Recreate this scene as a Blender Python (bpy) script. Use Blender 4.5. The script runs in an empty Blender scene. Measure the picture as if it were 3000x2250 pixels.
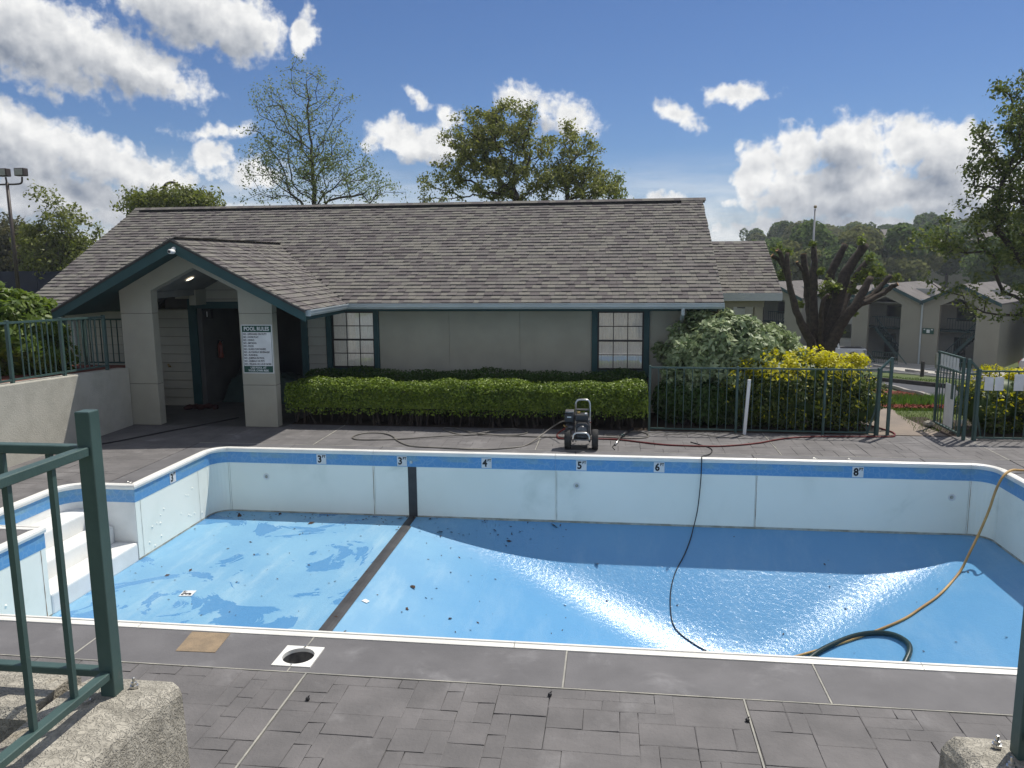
import bpy, math, random
import numpy as np
from mathutils import Vector, Matrix
R = math.radians
rnd = random.Random(7)
SC = bpy.context.scene
COL = SC.collection

# ------------------------------------------------------------------ camera
cam = bpy.data.cameras.new('camera'); cam_o = bpy.data.objects.new('camera', cam); COL.objects.link(cam_o)
cam.sensor_fit = 'HORIZONTAL'; cam.sensor_width = 36.0; cam.lens = 36.0*2300/3000
cam.clip_start = 0.05; cam.clip_end = 4000
def cam_axes(yaw, p, r):
    f = Vector((math.sin(yaw)*math.cos(p), math.cos(yaw)*math.cos(p), math.sin(p)))
    rt = f.cross(Vector((0,0,1))).normalized(); up = rt.cross(f)
    return rt*math.cos(r)+up*math.sin(r), -rt*math.sin(r)+up*math.cos(r), f
_rt, _up, _fw = cam_axes(R(-7.329), R(-8.865), R(-0.488))
CAM = Vector((0,0,2.97))
cam_o.matrix_world = Matrix(((_rt.x,_up.x,-_fw.x,CAM.x),(_rt.y,_up.y,-_fw.y,CAM.y),(_rt.z,_up.z,-_fw.z,CAM.z),(0,0,0,1)))
SC.camera = cam_o

# ------------------------------------------------------------------ view, sun, sky
SC.view_settings.view_transform = 'Standard'; SC.view_settings.look = 'None'
SC.view_settings.exposure = EXPOSURE = 0.10; SC.view_settings.gamma = 1.0
SC.view_settings.use_curve_mapping = False
SUN_EL, SUN_AZ = R(62.4), R(40.6)
sun = bpy.data.lights.new('sun', 'SUN'); sun.energy = 4.3; sun.angle = R(0.55); sun.color = (1.0, 0.95, 0.87)
sun_o = bpy.data.objects.new('sun', sun); COL.objects.link(sun_o)
_sd = Vector((math.sin(SUN_AZ)*math.cos(SUN_EL), math.cos(SUN_AZ)*math.cos(SUN_EL), math.sin(SUN_EL)))
sun_o.rotation_euler = (-_sd).to_track_quat('-Z', 'Y').to_euler(); sun_o.location = (20, 20, 40)

class NT:
    """small helper for building node trees"""
    def __init__(s, tree): s.t = tree; s.n = tree.nodes; s.l = tree.links
    def node(s, typ, **kw):
        n = s.n.new(typ)
        for k, v in kw.items(): setattr(n, k, v)
        return n
    def put(s, sock, v):
        if hasattr(v, 'default_value') or hasattr(v, 'is_linked'): s.l.new(v, sock)
        else: sock.default_value = v
    def math(s, op, a, b=None, c=None, clamp=False):
        n = s.node('ShaderNodeMath', operation=op, use_clamp=clamp); s.put(n.inputs[0], a)
        if b is not None: s.put(n.inputs[1], b)
        if c is not None: s.put(n.inputs[2], c)
        return n.outputs[0]
    def vmath(s, op, a, b=None):
        n = s.node('ShaderNodeVectorMath', operation=op); s.put(n.inputs[0], a)
        if b is not None: s.put(n.inputs[1], b)
        return n.outputs['Value'] if op in ('LENGTH','DOT_PRODUCT') else n.outputs[0]
    def noise(s, vec, scale, detail=3, rough=.55, dist=0, dim='3D'):
        n = s.node('ShaderNodeTexNoise', noise_dimensions=dim); n.inputs['Scale'].default_value = scale; n.inputs['Detail'].default_value = detail
        n.inputs['Roughness'].default_value = rough; n.inputs['Distortion'].default_value = dist
        if vec is not None: s.l.new(vec, n.inputs['Vector'])
        return n
    def mix(s, fac, a, b, typ='MIX'):
        n = s.node('ShaderNodeMix', data_type='RGBA', blend_type=typ); s.put(n.inputs[0], fac)
        for i, v in ((6, a), (7, b)):
            if isinstance(v, (tuple, list)): n.inputs[i].default_value = (*v[:3], 1)
            else: s.l.new(v, n.inputs[i])
        return n.outputs[2]
    def ss(s, v, lo, hi, to0=0., to1=1.):
        n = s.node('ShaderNodeMapRange', interpolation_type='SMOOTHSTEP'); s.put(n.inputs[0], v)
        n.inputs[1].default_value = lo; n.inputs[2].default_value = hi; n.inputs[3].default_value = to0; n.inputs[4].default_value = to1
        return n.outputs[0]

world = bpy.data.worlds.new('World'); SC.world = world; world.use_nodes = True
W = NT(world.node_tree); W.n.clear()
sky = W.node('ShaderNodeTexSky', sky_type='NISHITA'); sky.sun_disc = False
sky.sun_elevation = SUN_EL; sky.sun_rotation = SUN_AZ; sky.altitude = 300; sky.air_density = 1.0; sky.dust_density = 0.25; sky.ozone_density = 3.5
SKY_STRENGTH = 0.070
# cumulus clouds: soft lobes given by azimuth, elevation, half widths (degrees) and roll, broken up by noise
BL = [(-37.5,13.4,7.2,3.0,-14,1),(-32.5,12.4,5.6,1.9,-18,1),(-29.2,11.4,2.6,.7,-15,0),(-28.6,15.8,4.6,2.4,-10,1),(-25.2,14.9,3.0,2.2,-5,1),(-21.2,15.0,1.0,1.6,-30,0),
      (-38.8,7.4,5.2,2.6,-20,1),(-34.2,6.4,4.6,1.9,-22,1),(-31.2,5.6,3.2,1.5,-10,1),(-37.0,4.2,8.0,1.6,0,1),(-27.2,8.5,2.9,.6,5,0),(-27.7,7.0,1.7,1.1,0,0),(-25.3,6.1,3.2,1.1,0,0),(-31.0,3.2,12.0,1.0,0,0),
      (-13.9,11.1,1.2,.45,-30,0),(-15.2,8.7,2.6,1.3,0,0),(-13.0,7.9,3.0,1.5,0,1),(-11.7,9.8,1.3,.8,0,0),(-6.7,11.1,1.8,1.0,-10,0),(-3.3,9.8,2.8,1.5,-15,1),
      (8.3,10.9,2.3,.9,-5,0),(4.4,9.8,2.2,.8,-25,0),(9.6,5.9,1.8,2.1,0,0),(12.0,7.0,1.9,1.9,0,0),(15.4,7.1,2.7,2.3,0,1),(18.8,7.2,2.0,1.9,0,0),(21.4,6.2,3.0,2.5,0,1),(15.0,4.2,7.5,2.3,0,1),(22.0,4.0,5.0,2.5,0,1),(14.0,2.2,11.0,.9,0,0),(3.5,4.2,3.2,.8,0,0)]
def cloud_group(name, lobes, fine):
    cg = bpy.data.node_groups.new(name, 'ShaderNodeTree')
    cg.interface.new_socket('Vector', in_out='INPUT', socket_type='NodeSocketVector'); cg.interface.new_socket('Density', in_out='OUTPUT', socket_type='NodeSocketFloat')
    G = NT(cg); gi = G.node('NodeGroupInput'); go = G.node('NodeGroupOutput')
    warp = G.noise(gi.outputs[0], 0.42, 3, .6, 0, '2D')
    off = G.vmath('SUBTRACT', warp.outputs['Color'], (.5,.5,.5))
    wv = src = G.vmath('ADD', gi.outputs[0], G.vmath('MULTIPLY', off, (1.9,1.3,0)))
    acc = None
    for k, (a, e, ra, re, ro, _) in enumerate(lobes):
        if k and k % 6 == 0:                     # chained so that only a few lobes are evaluated at a time
            ma = G.node('ShaderNodeVectorMath', operation='MULTIPLY_ADD'); G.l.new(acc, ma.inputs[0]); ma.inputs[1].default_value = (1e-7,0,0); G.l.new(wv, ma.inputs[2]); src = ma.outputs[0]
        mp = G.node('ShaderNodeMapping', vector_type='TEXTURE'); G.l.new(src, mp.inputs['Vector'])
        mp.inputs['Location'].default_value = (a, e, 0); mp.inputs['Rotation'].default_value = (0,0,R(ro)); mp.inputs['Scale'].default_value = (ra, re, 1)
        w = min(1.0, .30+re*.34); f = G.math('MULTIPLY_ADD', G.vmath('LENGTH', mp.outputs[0]), -w, w)
        acc = f if acc is None else G.math('MAXIMUM', acc, f)
    if fine:
        # the same broken cumulus all round the rest of the sky
        sep = G.node('ShaderNodeSeparateXYZ'); G.l.new(gi.outputs[0], sep.inputs[0])
        side = G.ss(G.math('ABSOLUTE', G.math('ADD', sep.outputs[0], 7.0)), 38, 52); high = G.ss(sep.outputs[1], 18, 27)
        big = G.noise(gi.outputs[0], 0.055, 2, .5, 0, '2D')
        rest = G.math('SUBTRACT', G.math('MULTIPLY', G.math('SUBTRACT', big.outputs[0], .50), 4.0), G.math('MULTIPLY', G.math('SUBTRACT', 1.0, G.math('MAXIMUM', side, high)), 6.0))
        acc = G.math('MAXIMUM', acc, rest)
        n1 = G.noise(gi.outputs[0], .85, 7, .60, 0, '2D')
        vo = G.node('ShaderNodeTexVoronoi', feature='F1', voronoi_dimensions='2D'); vo.inputs['Scale'].default_value = .9; G.l.new(wv, vo.inputs['Vector'])
        acc = G.math('ADD', acc, G.math('MULTIPLY', G.math('SUBTRACT', n1.outputs[0], .49), 1.0))
        acc = G.math('ADD', acc, G.math('MULTIPLY', G.math('SUBTRACT', .42, vo.outputs['Distance']), .20))
    G.l.new(acc, go.inputs[0]); return cg
CG_FINE = cloud_group('cloud_density', BL, True); CG_SOFT = cloud_group('cloud_mass', [l for l in BL if l[5]], False)
tc = W.node('ShaderNodeTexCoord'); sx = W.node('ShaderNodeSeparateXYZ'); W.l.new(tc.outputs['Generated'], sx.inputs[0])
az = W.math('MULTIPLY', W.math('ARCTAN2', sx.outputs[0], sx.outputs[1]), 57.2958)
el = W.math('MULTIPLY', W.math('ARCSINE', sx.outputs[2]), 57.2958)
cv = W.node('ShaderNodeCombineXYZ'); W.l.new(az, cv.inputs[0]); W.l.new(el, cv.inputs[1])
g0 = W.node('ShaderNodeGroup', node_tree=CG_FINE); W.l.new(cv.outputs[0], g0.inputs[0]); d0 = g0.outputs[0]
ma = W.node('ShaderNodeVectorMath', operation='MULTIPLY_ADD'); W.l.new(d0, ma.inputs[0]); ma.inputs[1].default_value = (.3,.5,0); W.l.new(W.vmath('ADD', cv.outputs[0], (.7,1.3,0)), ma.inputs[2])
g2 = W.node('ShaderNodeGroup', node_tree=CG_SOFT); W.l.new(ma.outputs[0], g2.inputs[0]); d2 = g2.outputs[0]
alpha = W.ss(d0, -.07, .40)
thick = W.math('ADD', W.math('MULTIPLY', W.math('MAXIMUM', d0, 0.), .18), W.math('MULTIPLY', W.math('MAXIMUM', d2, 0.), 1.25))
lit = W.math('POWER', 2.718, W.math('MULTIPLY', thick, -1.35))
ra = W.noise(cv.outputs[0], .62, 4, .52, 0, '2D'); rb = W.noise(W.vmath('ADD', cv.outputs[0], (.28,.52,0)), .62, 4, .52, 0, '2D')
lit = W.math('ADD', lit, W.math('MULTIPLY', W.math('SUBTRACT', ra.outputs[0], rb.outputs[0]), .75), None, True)
ccol = W.mix(lit, (.24,.28,.355), (.98,.98,.97))
st = W.node('ShaderNodeMapping'); W.l.new(cv.outputs[0], st.inputs[0]); st.inputs['Scale'].default_value = (.16,1.1,1)   # thin layered veil low over the horizon
veil = W.math('MULTIPLY', W.ss(el, 8.0, 1.5), W.ss(W.noise(st.outputs[0], 1.0, 4, .6, 0, '2D').outputs[0], .25, .75, .25, .85))
alpha = W.math('MAXIMUM', alpha, veil)
alpha = W.math('MULTIPLY', alpha, W.ss(sx.outputs[2], -.02, .0, 0.3, 1.0))
bg1 = W.node('ShaderNodeBackground'); W.l.new(W.mix(1.0, sky.outputs[0], (.70,.86,1.13), 'MULTIPLY'), bg1.inputs[0]); bg1.inputs[1].default_value = SKY_STRENGTH
bg2 = W.node('ShaderNodeBackground'); W.l.new(ccol, bg2.inputs[0]); bg2.inputs[1].default_value = 0.92
mx = W.node('ShaderNodeMixShader'); W.l.new(alpha, mx.inputs[0]); W.l.new(bg1.outputs[0], mx.inputs[1]); W.l.new(bg2.outputs[0], mx.inputs[2])
wo = W.node('ShaderNodeOutputWorld'); W.l.new(mx.outputs[0], wo.inputs[0])
try:
    world.cycles.sampling_method = 'MANUAL'; world.cycles.sample_map_resolution = 512
except Exception: pass
SC.render.engine = 'CYCLES'
SC.cycles.use_denoising = True
SC.cycles.max_bounces = 6; SC.cycles.diffuse_bounces = 3; SC.cycles.glossy_bounces = 3; SC.cycles.transparent_max_bounces = 8
SC.cycles.sample_clamp_indirect = 6.0

# ------------------------------------------------------------------ materials
def principled(name):
    m = bpy.data.materials.new(name); m.use_nodes = True
    t = NT(m.node_tree); t.n.clear()
    out = t.node('ShaderNodeOutputMaterial'); b = t.node('ShaderNodeBsdfPrincipled'); t.l.new(b.outputs[0], out.inputs[0])
    return m, t, b, out
def mat(name, c1, c2=None, scale=4., rough=.8, bump=0., bscale=40., metal=0., spec=.4, detail=4, c3=None, s3=.6, lo3=.6, hi3=.75, tint=0., emit=0., pit=0.):
    """base colour c1..c2 by noise in world space, optional blotches c3, optional per-piece tint, fine bump"""
    m, t, b, out = principled(name)
    pos = t.node('ShaderNodeNewGeometry').outputs['Position']
    if c2 is None: c2 = tuple(x*.82 for x in c1)
    col = t.mix(t.ss(t.noise(pos, scale, detail).outputs[0], .3, .7), c1, c2)
    if c3: col = t.mix(t.ss(t.noise(pos, s3, 6, .62, .4).outputs[0], lo3, hi3), col, c3)
    if tint:
        oi = t.node('ShaderNodeObjectInfo'); at = t.node('ShaderNodeAttribute', attribute_name='tint')
        r = t.math('FRACT', t.math('ADD', oi.outputs['Random'], at.outputs['Fac']))
        hv = t.node('ShaderNodeHueSaturation'); t.l.new(col, hv.inputs['Color'])
        t.l.new(t.math('ADD', 1-tint, t.math('MULTIPLY', r, 2*tint)), hv.inputs['Value']); col = hv.outputs[0]
    t.l.new(col, b.inputs['Base Color']); b.inputs['Roughness'].default_value = rough; b.inputs['Metallic'].default_value = metal
    b.inputs['Specular IOR Level'].default_value = spec
    if bump:
        bp = t.node('ShaderNodeBump'); bp.inputs['Strength'].default_value = bump; bp.inputs['Distance'].default_value = .01
        hgt = t.noise(pos, bscale, 5, .6).outputs[0]
        if pit:                                # crazed, pitted skin
            wn = t.noise(pos, 30, 2, .5, 3.5)
            hgt = t.math('ADD', t.math('MULTIPLY', hgt, .5), t.math('MULTIPLY', t.ss(wn.outputs[0], .36, .56), .32*pit)); bp.inputs['Distance'].default_value = .016
        t.l.new(hgt, bp.inputs['Height']); t.l.new(bp.outputs[0], b.inputs['Normal'])
    if emit:
        b.inputs['Emission Color'].default_value = (*c1, 1); b.inputs['Emission Strength'].default_value = emit
    return m
def leaf(name, c1, c2, trans=.35, scale=.8, rough=.5, spec=.35):
    m = bpy.data.materials.new(name); m.use_nodes = True
    t = NT(m.node_tree); t.n.clear(); out = t.node('ShaderNodeOutputMaterial')
    ge = t.node('ShaderNodeNewGeometry')
    f = t.math('ADD', t.math('MULTIPLY', ge.outputs['Random Per Island'], .55), t.math('MULTIPLY', t.noise(ge.outputs['Position'], scale, 3).outputs[0], .6))
    col = t.mix(t.ss(f, .25, .85), c1, c2)
    b = t.node('ShaderNodeBsdfPrincipled'); t.l.new(col, b.inputs['Base Color']); b.inputs['Roughness'].default_value = rough; b.inputs['Specular IOR Level'].default_value = spec
    tr = t.node('ShaderNodeBsdfTranslucent'); hv = t.node('ShaderNodeHueSaturation'); hv.inputs['Value'].default_value = 1.25; hv.inputs['Saturation'].default_value = 1.1
    t.l.new(col, hv.inputs['Color']); t.l.new(hv.outputs[0], tr.inputs[0])
    mx = t.node('ShaderNodeMixShader'); mx.inputs[0].default_value = trans
    t.l.new(b.outputs[0], mx.inputs[1]); t.l.new(tr.outputs[0], mx.inputs[2]); t.l.new(mx.outputs[0], out.inputs[0])
    return m
MT = {}
def defmats():
    M = MT
    M['stone'] = mat('stamped_concrete', (.158,.150,.148), (.118,.113,.112), 2.6, .82, .6, 30, c3=(.235,.228,.226), s3=1.6, lo3=.54, hi3=.80, tint=.055, detail=8)
    M['band'] = mat('smooth_concrete', (.150,.146,.149), (.116,.113,.116), 2.0, .74, .25, 36, c3=(.235,.231,.234), s3=2.2, lo3=.54, hi3=.80, tint=.04, detail=8)
    M['joint'] = mat('dark_joint', (.070,.067,.065), (.10,.097,.094), 3, .95)
    M['caulk'] = mat('cream_caulk', (.40,.385,.33), (.26,.255,.23), 5, .85)
    M['patch'] = mat('sandstone_patch', (.30,.225,.145), (.22,.17,.115), 9, .9, .5, 60)
    M['coping'] = mat('white_vinyl_coping', (.80,.79,.74), (.70,.69,.64), 2, .45, spec=.5)
    M['linerw'] = mat('white_liner', (.88,.90,.82), (.81,.84,.76), .7, .5, spec=.35, c3=(.66,.70,.62), s3=1.1, lo3=.50, hi3=.80)
    M['fiberglass'] = mat('white_fiberglass', (.80,.80,.77), (.70,.70,.67), 2.5, .4, spec=.5, c3=(.55,.50,.42), s3=3., lo3=.70, hi3=.85)
    M['black_liner'] = mat('black_stripe', (.035,.035,.037), (.06,.06,.062), 3, .55)
    M['rust'] = mat('rust', (.33,.16,.05), (.16,.10,.05), 12, .9)
    M['seam'] = mat('seam_grime', (.25,.25,.20), (.42,.43,.38), 8, .9)
    M['white'] = mat('white_paint', (.78,.78,.76), (.70,.70,.68), 3, .5)
    M['platew'] = mat('white_plate', (.72,.73,.73), (.62,.63,.63), 5, .5)
    M['black'] = mat('black_plastic', (.02,.02,.022), (.035,.035,.037), 8, .5)
    M['ink'] = mat('black_print', (.012,.012,.014), None, 8, .6)
    M['rubber'] = mat('tyre_rubber', (.018,.018,.018), (.035,.034,.033), 14, .85, .3, 70)
    M['steel'] = mat('brushed_steel', (.62,.61,.58), (.5,.49,.47), 9, .32, metal=1)
    M['engine'] = mat('engine_metal', (.10,.10,.105), (.18,.18,.18), 18, .45, metal=.6)
    M['brass'] = mat('brass', (.55,.38,.16), (.45,.3,.12), 9, .4, metal=1)
    M['hose_red'] = mat('red_hose_rubber', (.16,.018,.016), (.10,.015,.014), 8, .5)
    M['hose_black'] = mat('black_hose_rubber', (.016,.016,.018), None, 8, .5)
    M['hose_grey'] = mat('grey_hose_rubber', (.21,.195,.165), (.10,.095,.085), 3, .5)
    M['hose_yellow'] = mat('tan_hose', (.52,.33,.12), (.36,.21,.08), 3, .5)
    M['hose_green'] = mat('dark_green_hose', (.02,.045,.045), (.012,.03,.03), 4, .35)
    M['teal'] = mat('teal_paint', (.022,.068,.072), (.018,.056,.060), 3, .55, .1, 80)
    M['teal_rail'] = mat('green_metal_paint', (.058,.104,.094), (.044,.082,.075), 6, .45, .12, 120, c3=(.10,.115,.105), s3=9, lo3=.64, hi3=.76)
    M['stucco'] = mat('taupe_stucco', (.375,.357,.292), (.34,.324,.264), 2.5, .9, .25, 130)
    M['siding'] = mat('taupe_siding', (.39,.378,.32), (.35,.34,.29), 3, .75, .12, 60)
    M['stucco_wall'] = mat('retaining_stucco', (.47,.455,.39), (.39,.375,.32), 3.2, .95, .75, 55, c3=(.46,.44,.38), s3=2.2, lo3=.5, hi3=.72)
    M['concrete_rough'] = mat('rough_concrete', (.47,.44,.37), (.30,.28,.235), 14, .95, 1.0, 46, c3=(.25,.215,.155), s3=4.5, lo3=.56, hi3=.76, detail=8, pit=1.)
    M['sidewalk'] = mat('sidewalk_concrete', (.25,.205,.165), (.20,.168,.14), 2, .9, .3, 60)
    M['gutter'] = mat('pale_gutter', (.46,.50,.51), (.40,.44,.45), 2, .4, spec=.5)
    M['ridge_black'] = mat('black_ridge_vent', (.022,.021,.021), None, 5, .9)
    M['roofdeck'] = mat('roof_underlay', (.05,.047,.045), None, 3, .95)
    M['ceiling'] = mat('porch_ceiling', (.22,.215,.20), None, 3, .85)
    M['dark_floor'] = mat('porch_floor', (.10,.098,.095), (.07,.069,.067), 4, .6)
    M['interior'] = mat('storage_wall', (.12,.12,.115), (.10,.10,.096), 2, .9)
    M['maroon'] = mat('maroon_cloth', (.05,.013,.012), None, 6, .8); M['tarp'] = mat('green_tarp', (.045,.075,.068), (.03,.055,.05), 3, .6)
    M['frame'] = mat('dark_bronze_frame', (.028,.026,.026), None, 5, .45)
    M['curtain'] = mat('glowing_white_curtain', (.80,.80,.77), (.70,.70,.68), 5, .85, emit=.10)  # faint emission put into the cloth in place of daylight from the room behind
    M['signgreen'] = mat('sign_green', (.015,.075,.055), None, 4, .4)
    M['ext_red'] = mat('red_enamel', (.20,.035,.022), None, 4, .35)
    M['bark_dark'] = mat('dark_bark', (.075,.058,.046), (.034,.028,.024), 9, .95, 1.0, 24, detail=8, c3=(.085,.09,.06), s3=5, lo3=.6, hi3=.75)
    M['bark'] = mat('grey_bark', (.085,.072,.058), (.05,.043,.036), 6, .95, .8, 16)
    M['cutwood'] = mat('cut_wood', (.50,.30,.14), (.36,.20,.09), 10, .85)
    M['mulch'] = mat('red_mulch', (.20,.055,.032), (.12,.035,.022), 9, .95, .6, 40)
    M['asphalt'] = mat('asphalt', (.062,.065,.072), (.048,.05,.056), 1.5, .85, .3, 60)
    M['parking'] = mat('pale_concrete_lot', (.42,.40,.36), (.35,.335,.30), .5, .9)
    M['kerb'] = mat('kerb_concrete', (.34,.32,.29), None, 2, .9)
    M['kerb_dark'] = mat('weathered_timber', (.05,.042,.037), None, 4, .9)
    M['navy'] = mat('navy_windscreen', (.008,.012,.028), (.012,.018,.04), 1.0, .7)
    M['pole_brown'] = mat('bronze_pole', (.05,.036,.03), None, 3, .5)
    M['lens'] = mat('lamp_lens', (.35,.34,.30), None, 5, .25)
    M['car_white'] = mat('white_car_paint', (.78,.78,.78), None, 3, .25, spec=.6)
    M['car_glass'] = mat('car_glass', (.02,.024,.028), None, 3, .08, spec=.7)
    M['tail_red'] = mat('tail_lamp', (.35,.02,.02), None, 3, .3)
    M['roof_far'] = mat('far_shingle', (.155,.142,.132), (.115,.105,.10), 1.2, .9, .3, 8)
    M['wall_far'] = mat('apartment_stucco', (.29,.277,.225), (.265,.253,.207), .6, .9)
    M['gold'] = mat('pole_finial', (.35,.28,.18), None, 3, .4)
    M['pole_grey'] = mat('aluminium_pole', (.42,.42,.43), None, 3, .4, metal=.5)
    M['litter'] = mat('dead_leaf', (.075,.040,.022), (.03,.02,.014), 30, .9)
    M['mud'] = mat('pale_silt', (.50,.53,.44), (.36,.38,.30), 7, .8, c3=(.22,.30,.28), s3=6, lo3=.55, hi3=.7)
    M['soil'] = mat('garden_soil', (.05,.035,.025), None, 8, .95)
    # leaves
    M['lf_hedge'] = leaf('hedge_leaf', (.050,.092,.012), (.20,.275,.03), .20, 4.0)
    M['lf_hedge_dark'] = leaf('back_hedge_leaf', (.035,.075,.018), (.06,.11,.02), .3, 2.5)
    M['lf_bush'] = leaf('pale_bush_leaf', (.15,.21,.085), (.38,.44,.25), .26, 2.5, .45)
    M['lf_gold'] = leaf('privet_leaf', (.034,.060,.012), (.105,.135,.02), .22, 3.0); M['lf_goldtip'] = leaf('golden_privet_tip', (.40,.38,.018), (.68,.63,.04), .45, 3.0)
    M['lf_left'] = leaf('left_bush_leaf', (.075,.13,.02), (.16,.22,.04), .4, 1.5)
    M['lf_sprout'] = leaf('sprout_leaf', (.10,.15,.03), (.21,.25,.06), .45, 1.5)
    M['lf_sparse'] = leaf('sparse_tree_leaf', (.11,.15,.045), (.20,.24,.08), .45, .5)
    M['lf_oak'] = leaf('oak_leaf', (.095,.120,.028), (.25,.26,.07), .45, .8)
    M['lf_right'] = leaf('right_tree_leaf', (.055,.090,.020), (.18,.21,.055), .42, .9)
    M['lf_yel'] = leaf('young_leaf', (.11,.14,.025), (.19,.21,.045), .4, .6)
    M['lf_olive'] = leaf('olive_leaf', (.055,.06,.02), (.09,.085,.03), .3, .5)
    M['lf_far1'] = leaf('far_leaf_green', (.065,.105,.038), (.13,.175,.065), .42, .25, .9, .0)
    M['lf_far2'] = leaf('far_leaf_olive', (.10,.115,.045), (.17,.18,.075), .42, .25, .9, .0)
    M['lf_far3'] = leaf('far_leaf_dark', (.045,.08,.03), (.09,.13,.048), .40, .25, .9, .0)
    M['grass'] = leaf('grass_blade', (.05,.095,.012), (.10,.15,.022), .35, 1.2)
    M['lily'] = leaf('tall_grass_blade', (.055,.115,.018), (.11,.19,.035), .4, 1.2)
    M['mulch_chip'] = mat('mulch_chip', (.25,.06,.035), (.14,.04,.025), 30, .95)
    # shingles: three tones
    m, t, b, out = principled('asphalt_shingle')
    oi = t.node('ShaderNodeObjectInfo'); at = t.node('ShaderNodeAttribute', attribute_name='tint'); ge = t.node('ShaderNodeNewGeometry')
    r = t.math('FRACT', t.math('ADD', oi.outputs['Random'], at.outputs['Fac']))
    cr = t.node('ShaderNodeValToRGB'); t.l.new(r, cr.inputs[0]); cr.color_ramp.interpolation = 'CONSTANT'
    cs = [(0,(.124,.112,.109)),(.2,(.165,.157,.140)),(.42,(.146,.136,.128)),(.62,(.180,.170,.150)),(.80,(.115,.103,.102)),(.9,(.158,.145,.137))]
    while len(cr.color_ramp.elements) < len(cs): cr.color_ramp.elements.new(.5)
    for e, (p, c) in zip(cr.color_ramp.elements, cs): e.position = p; e.color = (*c, 1)
    gr = t.noise(ge.outputs['Position'], 55, 3)
    hv = t.node('ShaderNodeHueSaturation'); t.l.new(cr.outputs[0], hv.inputs['Color']); t.l.new(t.math('ADD', .72, t.math('MULTIPLY', gr.outputs[0], .56)), hv.inputs['Value'])
    t.l.new(hv.outputs[0], b.inputs['Base Color']); b.inputs['Roughness'].default_value = .95; b.inputs['Specular IOR Level'].default_value = .2
    M['shingle'] = m
    # pool floor liner: blue, wet glossy film, pale scuffs and darker wet patches
    m, t, b, out = principled('blue_liner')
    pos = t.node('ShaderNodeNewGeometry').outputs['Position']; sp = t.node('ShaderNodeSeparateXYZ'); t.l.new(pos, sp.inputs[0])
    base = t.mix(t.ss(t.noise(pos, .8, 5, .6).outputs[0], .35, .7), (.150,.340,.52), (.185,.385,.55))
    st = t.node('ShaderNodeMapping'); t.l.new(pos, st.inputs[0]); st.inputs['Scale'].default_value = (1.1,.28,.6); st.inputs['Rotation'].default_value = (0,0,R(28))
    base = t.mix(t.math('MULTIPLY', t.ss(t.noise(st.outputs[0], 1.7, 8, .70).outputs[0], .46, .74), .68), base, (.33,.50,.60))
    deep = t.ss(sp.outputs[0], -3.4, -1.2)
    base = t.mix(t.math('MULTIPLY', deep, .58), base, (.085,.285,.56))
    wet = t.ss(t.noise(pos, .75, 7, .6, 1.9).outputs[0], .562, .580)
    wet = t.math('MULTIPLY', wet, t.ss(sp.outputs[0], -2.9, -3.3))
    base = t.mix(t.math('MULTIPLY', wet, .8), base, (.075,.24,.48))
    t.l.new(base, b.inputs['Base Color'])
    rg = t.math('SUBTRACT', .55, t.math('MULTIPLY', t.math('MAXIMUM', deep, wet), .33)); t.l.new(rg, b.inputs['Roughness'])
    b.inputs['Specular IOR Level'].default_value = .5
    bp = t.node('ShaderNodeBump'); bp.inputs['Strength'].default_value = .46; bp.inputs['Distance'].default_value = .012
    t.l.new(t.noise(pos, 17, 6, .70, .6).outputs[0], bp.inputs['Height']); t.l.new(bp.outputs[0], b.inputs['Normal'])
    M['liner'] = m
    # waterline band: mid blue with a printed line pattern and a paler mottled upper strip
    m, t, b, out = principled('waterline_print')
    pos = t.node('ShaderNodeNewGeometry').outputs['Position']; sp = t.node('ShaderNodeSeparateXYZ'); t.l.new(pos, sp.inputs[0])
    sm = t.math('ADD', sp.outputs[0], sp.outputs[1])
    cb = t.node('ShaderNodeCombineXYZ'); t.l.new(sm, cb.inputs[0]); t.l.new(sp.outputs[2], cb.inputs[1])
    vo = t.node('ShaderNodeTexVoronoi', feature='DISTANCE_TO_EDGE'); vo.inputs['Scale'].default_value = 11; t.l.new(cb.outputs[0], vo.inputs['Vector'])
    ln = t.ss(vo.outputs['Distance'], .035, .06, 1, 0)
    top = t.ss(sp.outputs[2], -.155, -.135)
    base = t.mix(t.math('MULTIPLY', top, t.ss(t.noise(pos, 3.5, 3).outputs[0], .4, .65)), (.10,.29,.55), (.17,.33,.45))
    base = t.mix(t.math('MULTIPLY', ln, .38), base, (.24,.42,.60)); t.l.new(base, b.inputs['Base Color']); b.inputs['Roughness'].default_value = .35
    M['tileband'] = m
    # window glass
    m = bpy.data.materials.new('window_glass'); m.use_nodes = True; t = NT(m.node_tree); t.n.clear(); out = t.node('ShaderNodeOutputMaterial')
    tr = t.node('ShaderNodeBsdfTransparent'); tr.inputs[0].default_value = (.97,.98,.98,1); gl = t.node('ShaderNodeBsdfGlossy'); gl.inputs['Roughness'].default_value = .03
    fr = t.node('ShaderNodeFresnel'); fr.inputs[0].default_value = 2.3
    mx = t.node('ShaderNodeMixShader'); t.l.new(fr.outputs[0], mx.inputs[0]); t.l.new(tr.outputs[0], mx.inputs[1]); t.l.new(gl.outputs[0], mx.inputs[2]); t.l.new(mx.outputs[0], out.inputs[0])
    M['glass'] = m
    m, t, b, out = principled('dark_window'); b.inputs['Base Color'].default_value = (.012,.014,.017,1); b.inputs['Roughness'].default_value = .08; M['darkglass'] = m
    # far lap siding: fine horizontal boards as relief
    m, t, b, out = principled('far_lap_siding')
    pos = t.node('ShaderNodeNewGeometry').outputs['Position']; sp = t.node('ShaderNodeSeparateXYZ'); t.l.new(pos, sp.inputs[0])
    fr = t.math('FRACT', t.math('MULTIPLY', sp.outputs[2], 1/.2))
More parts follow.
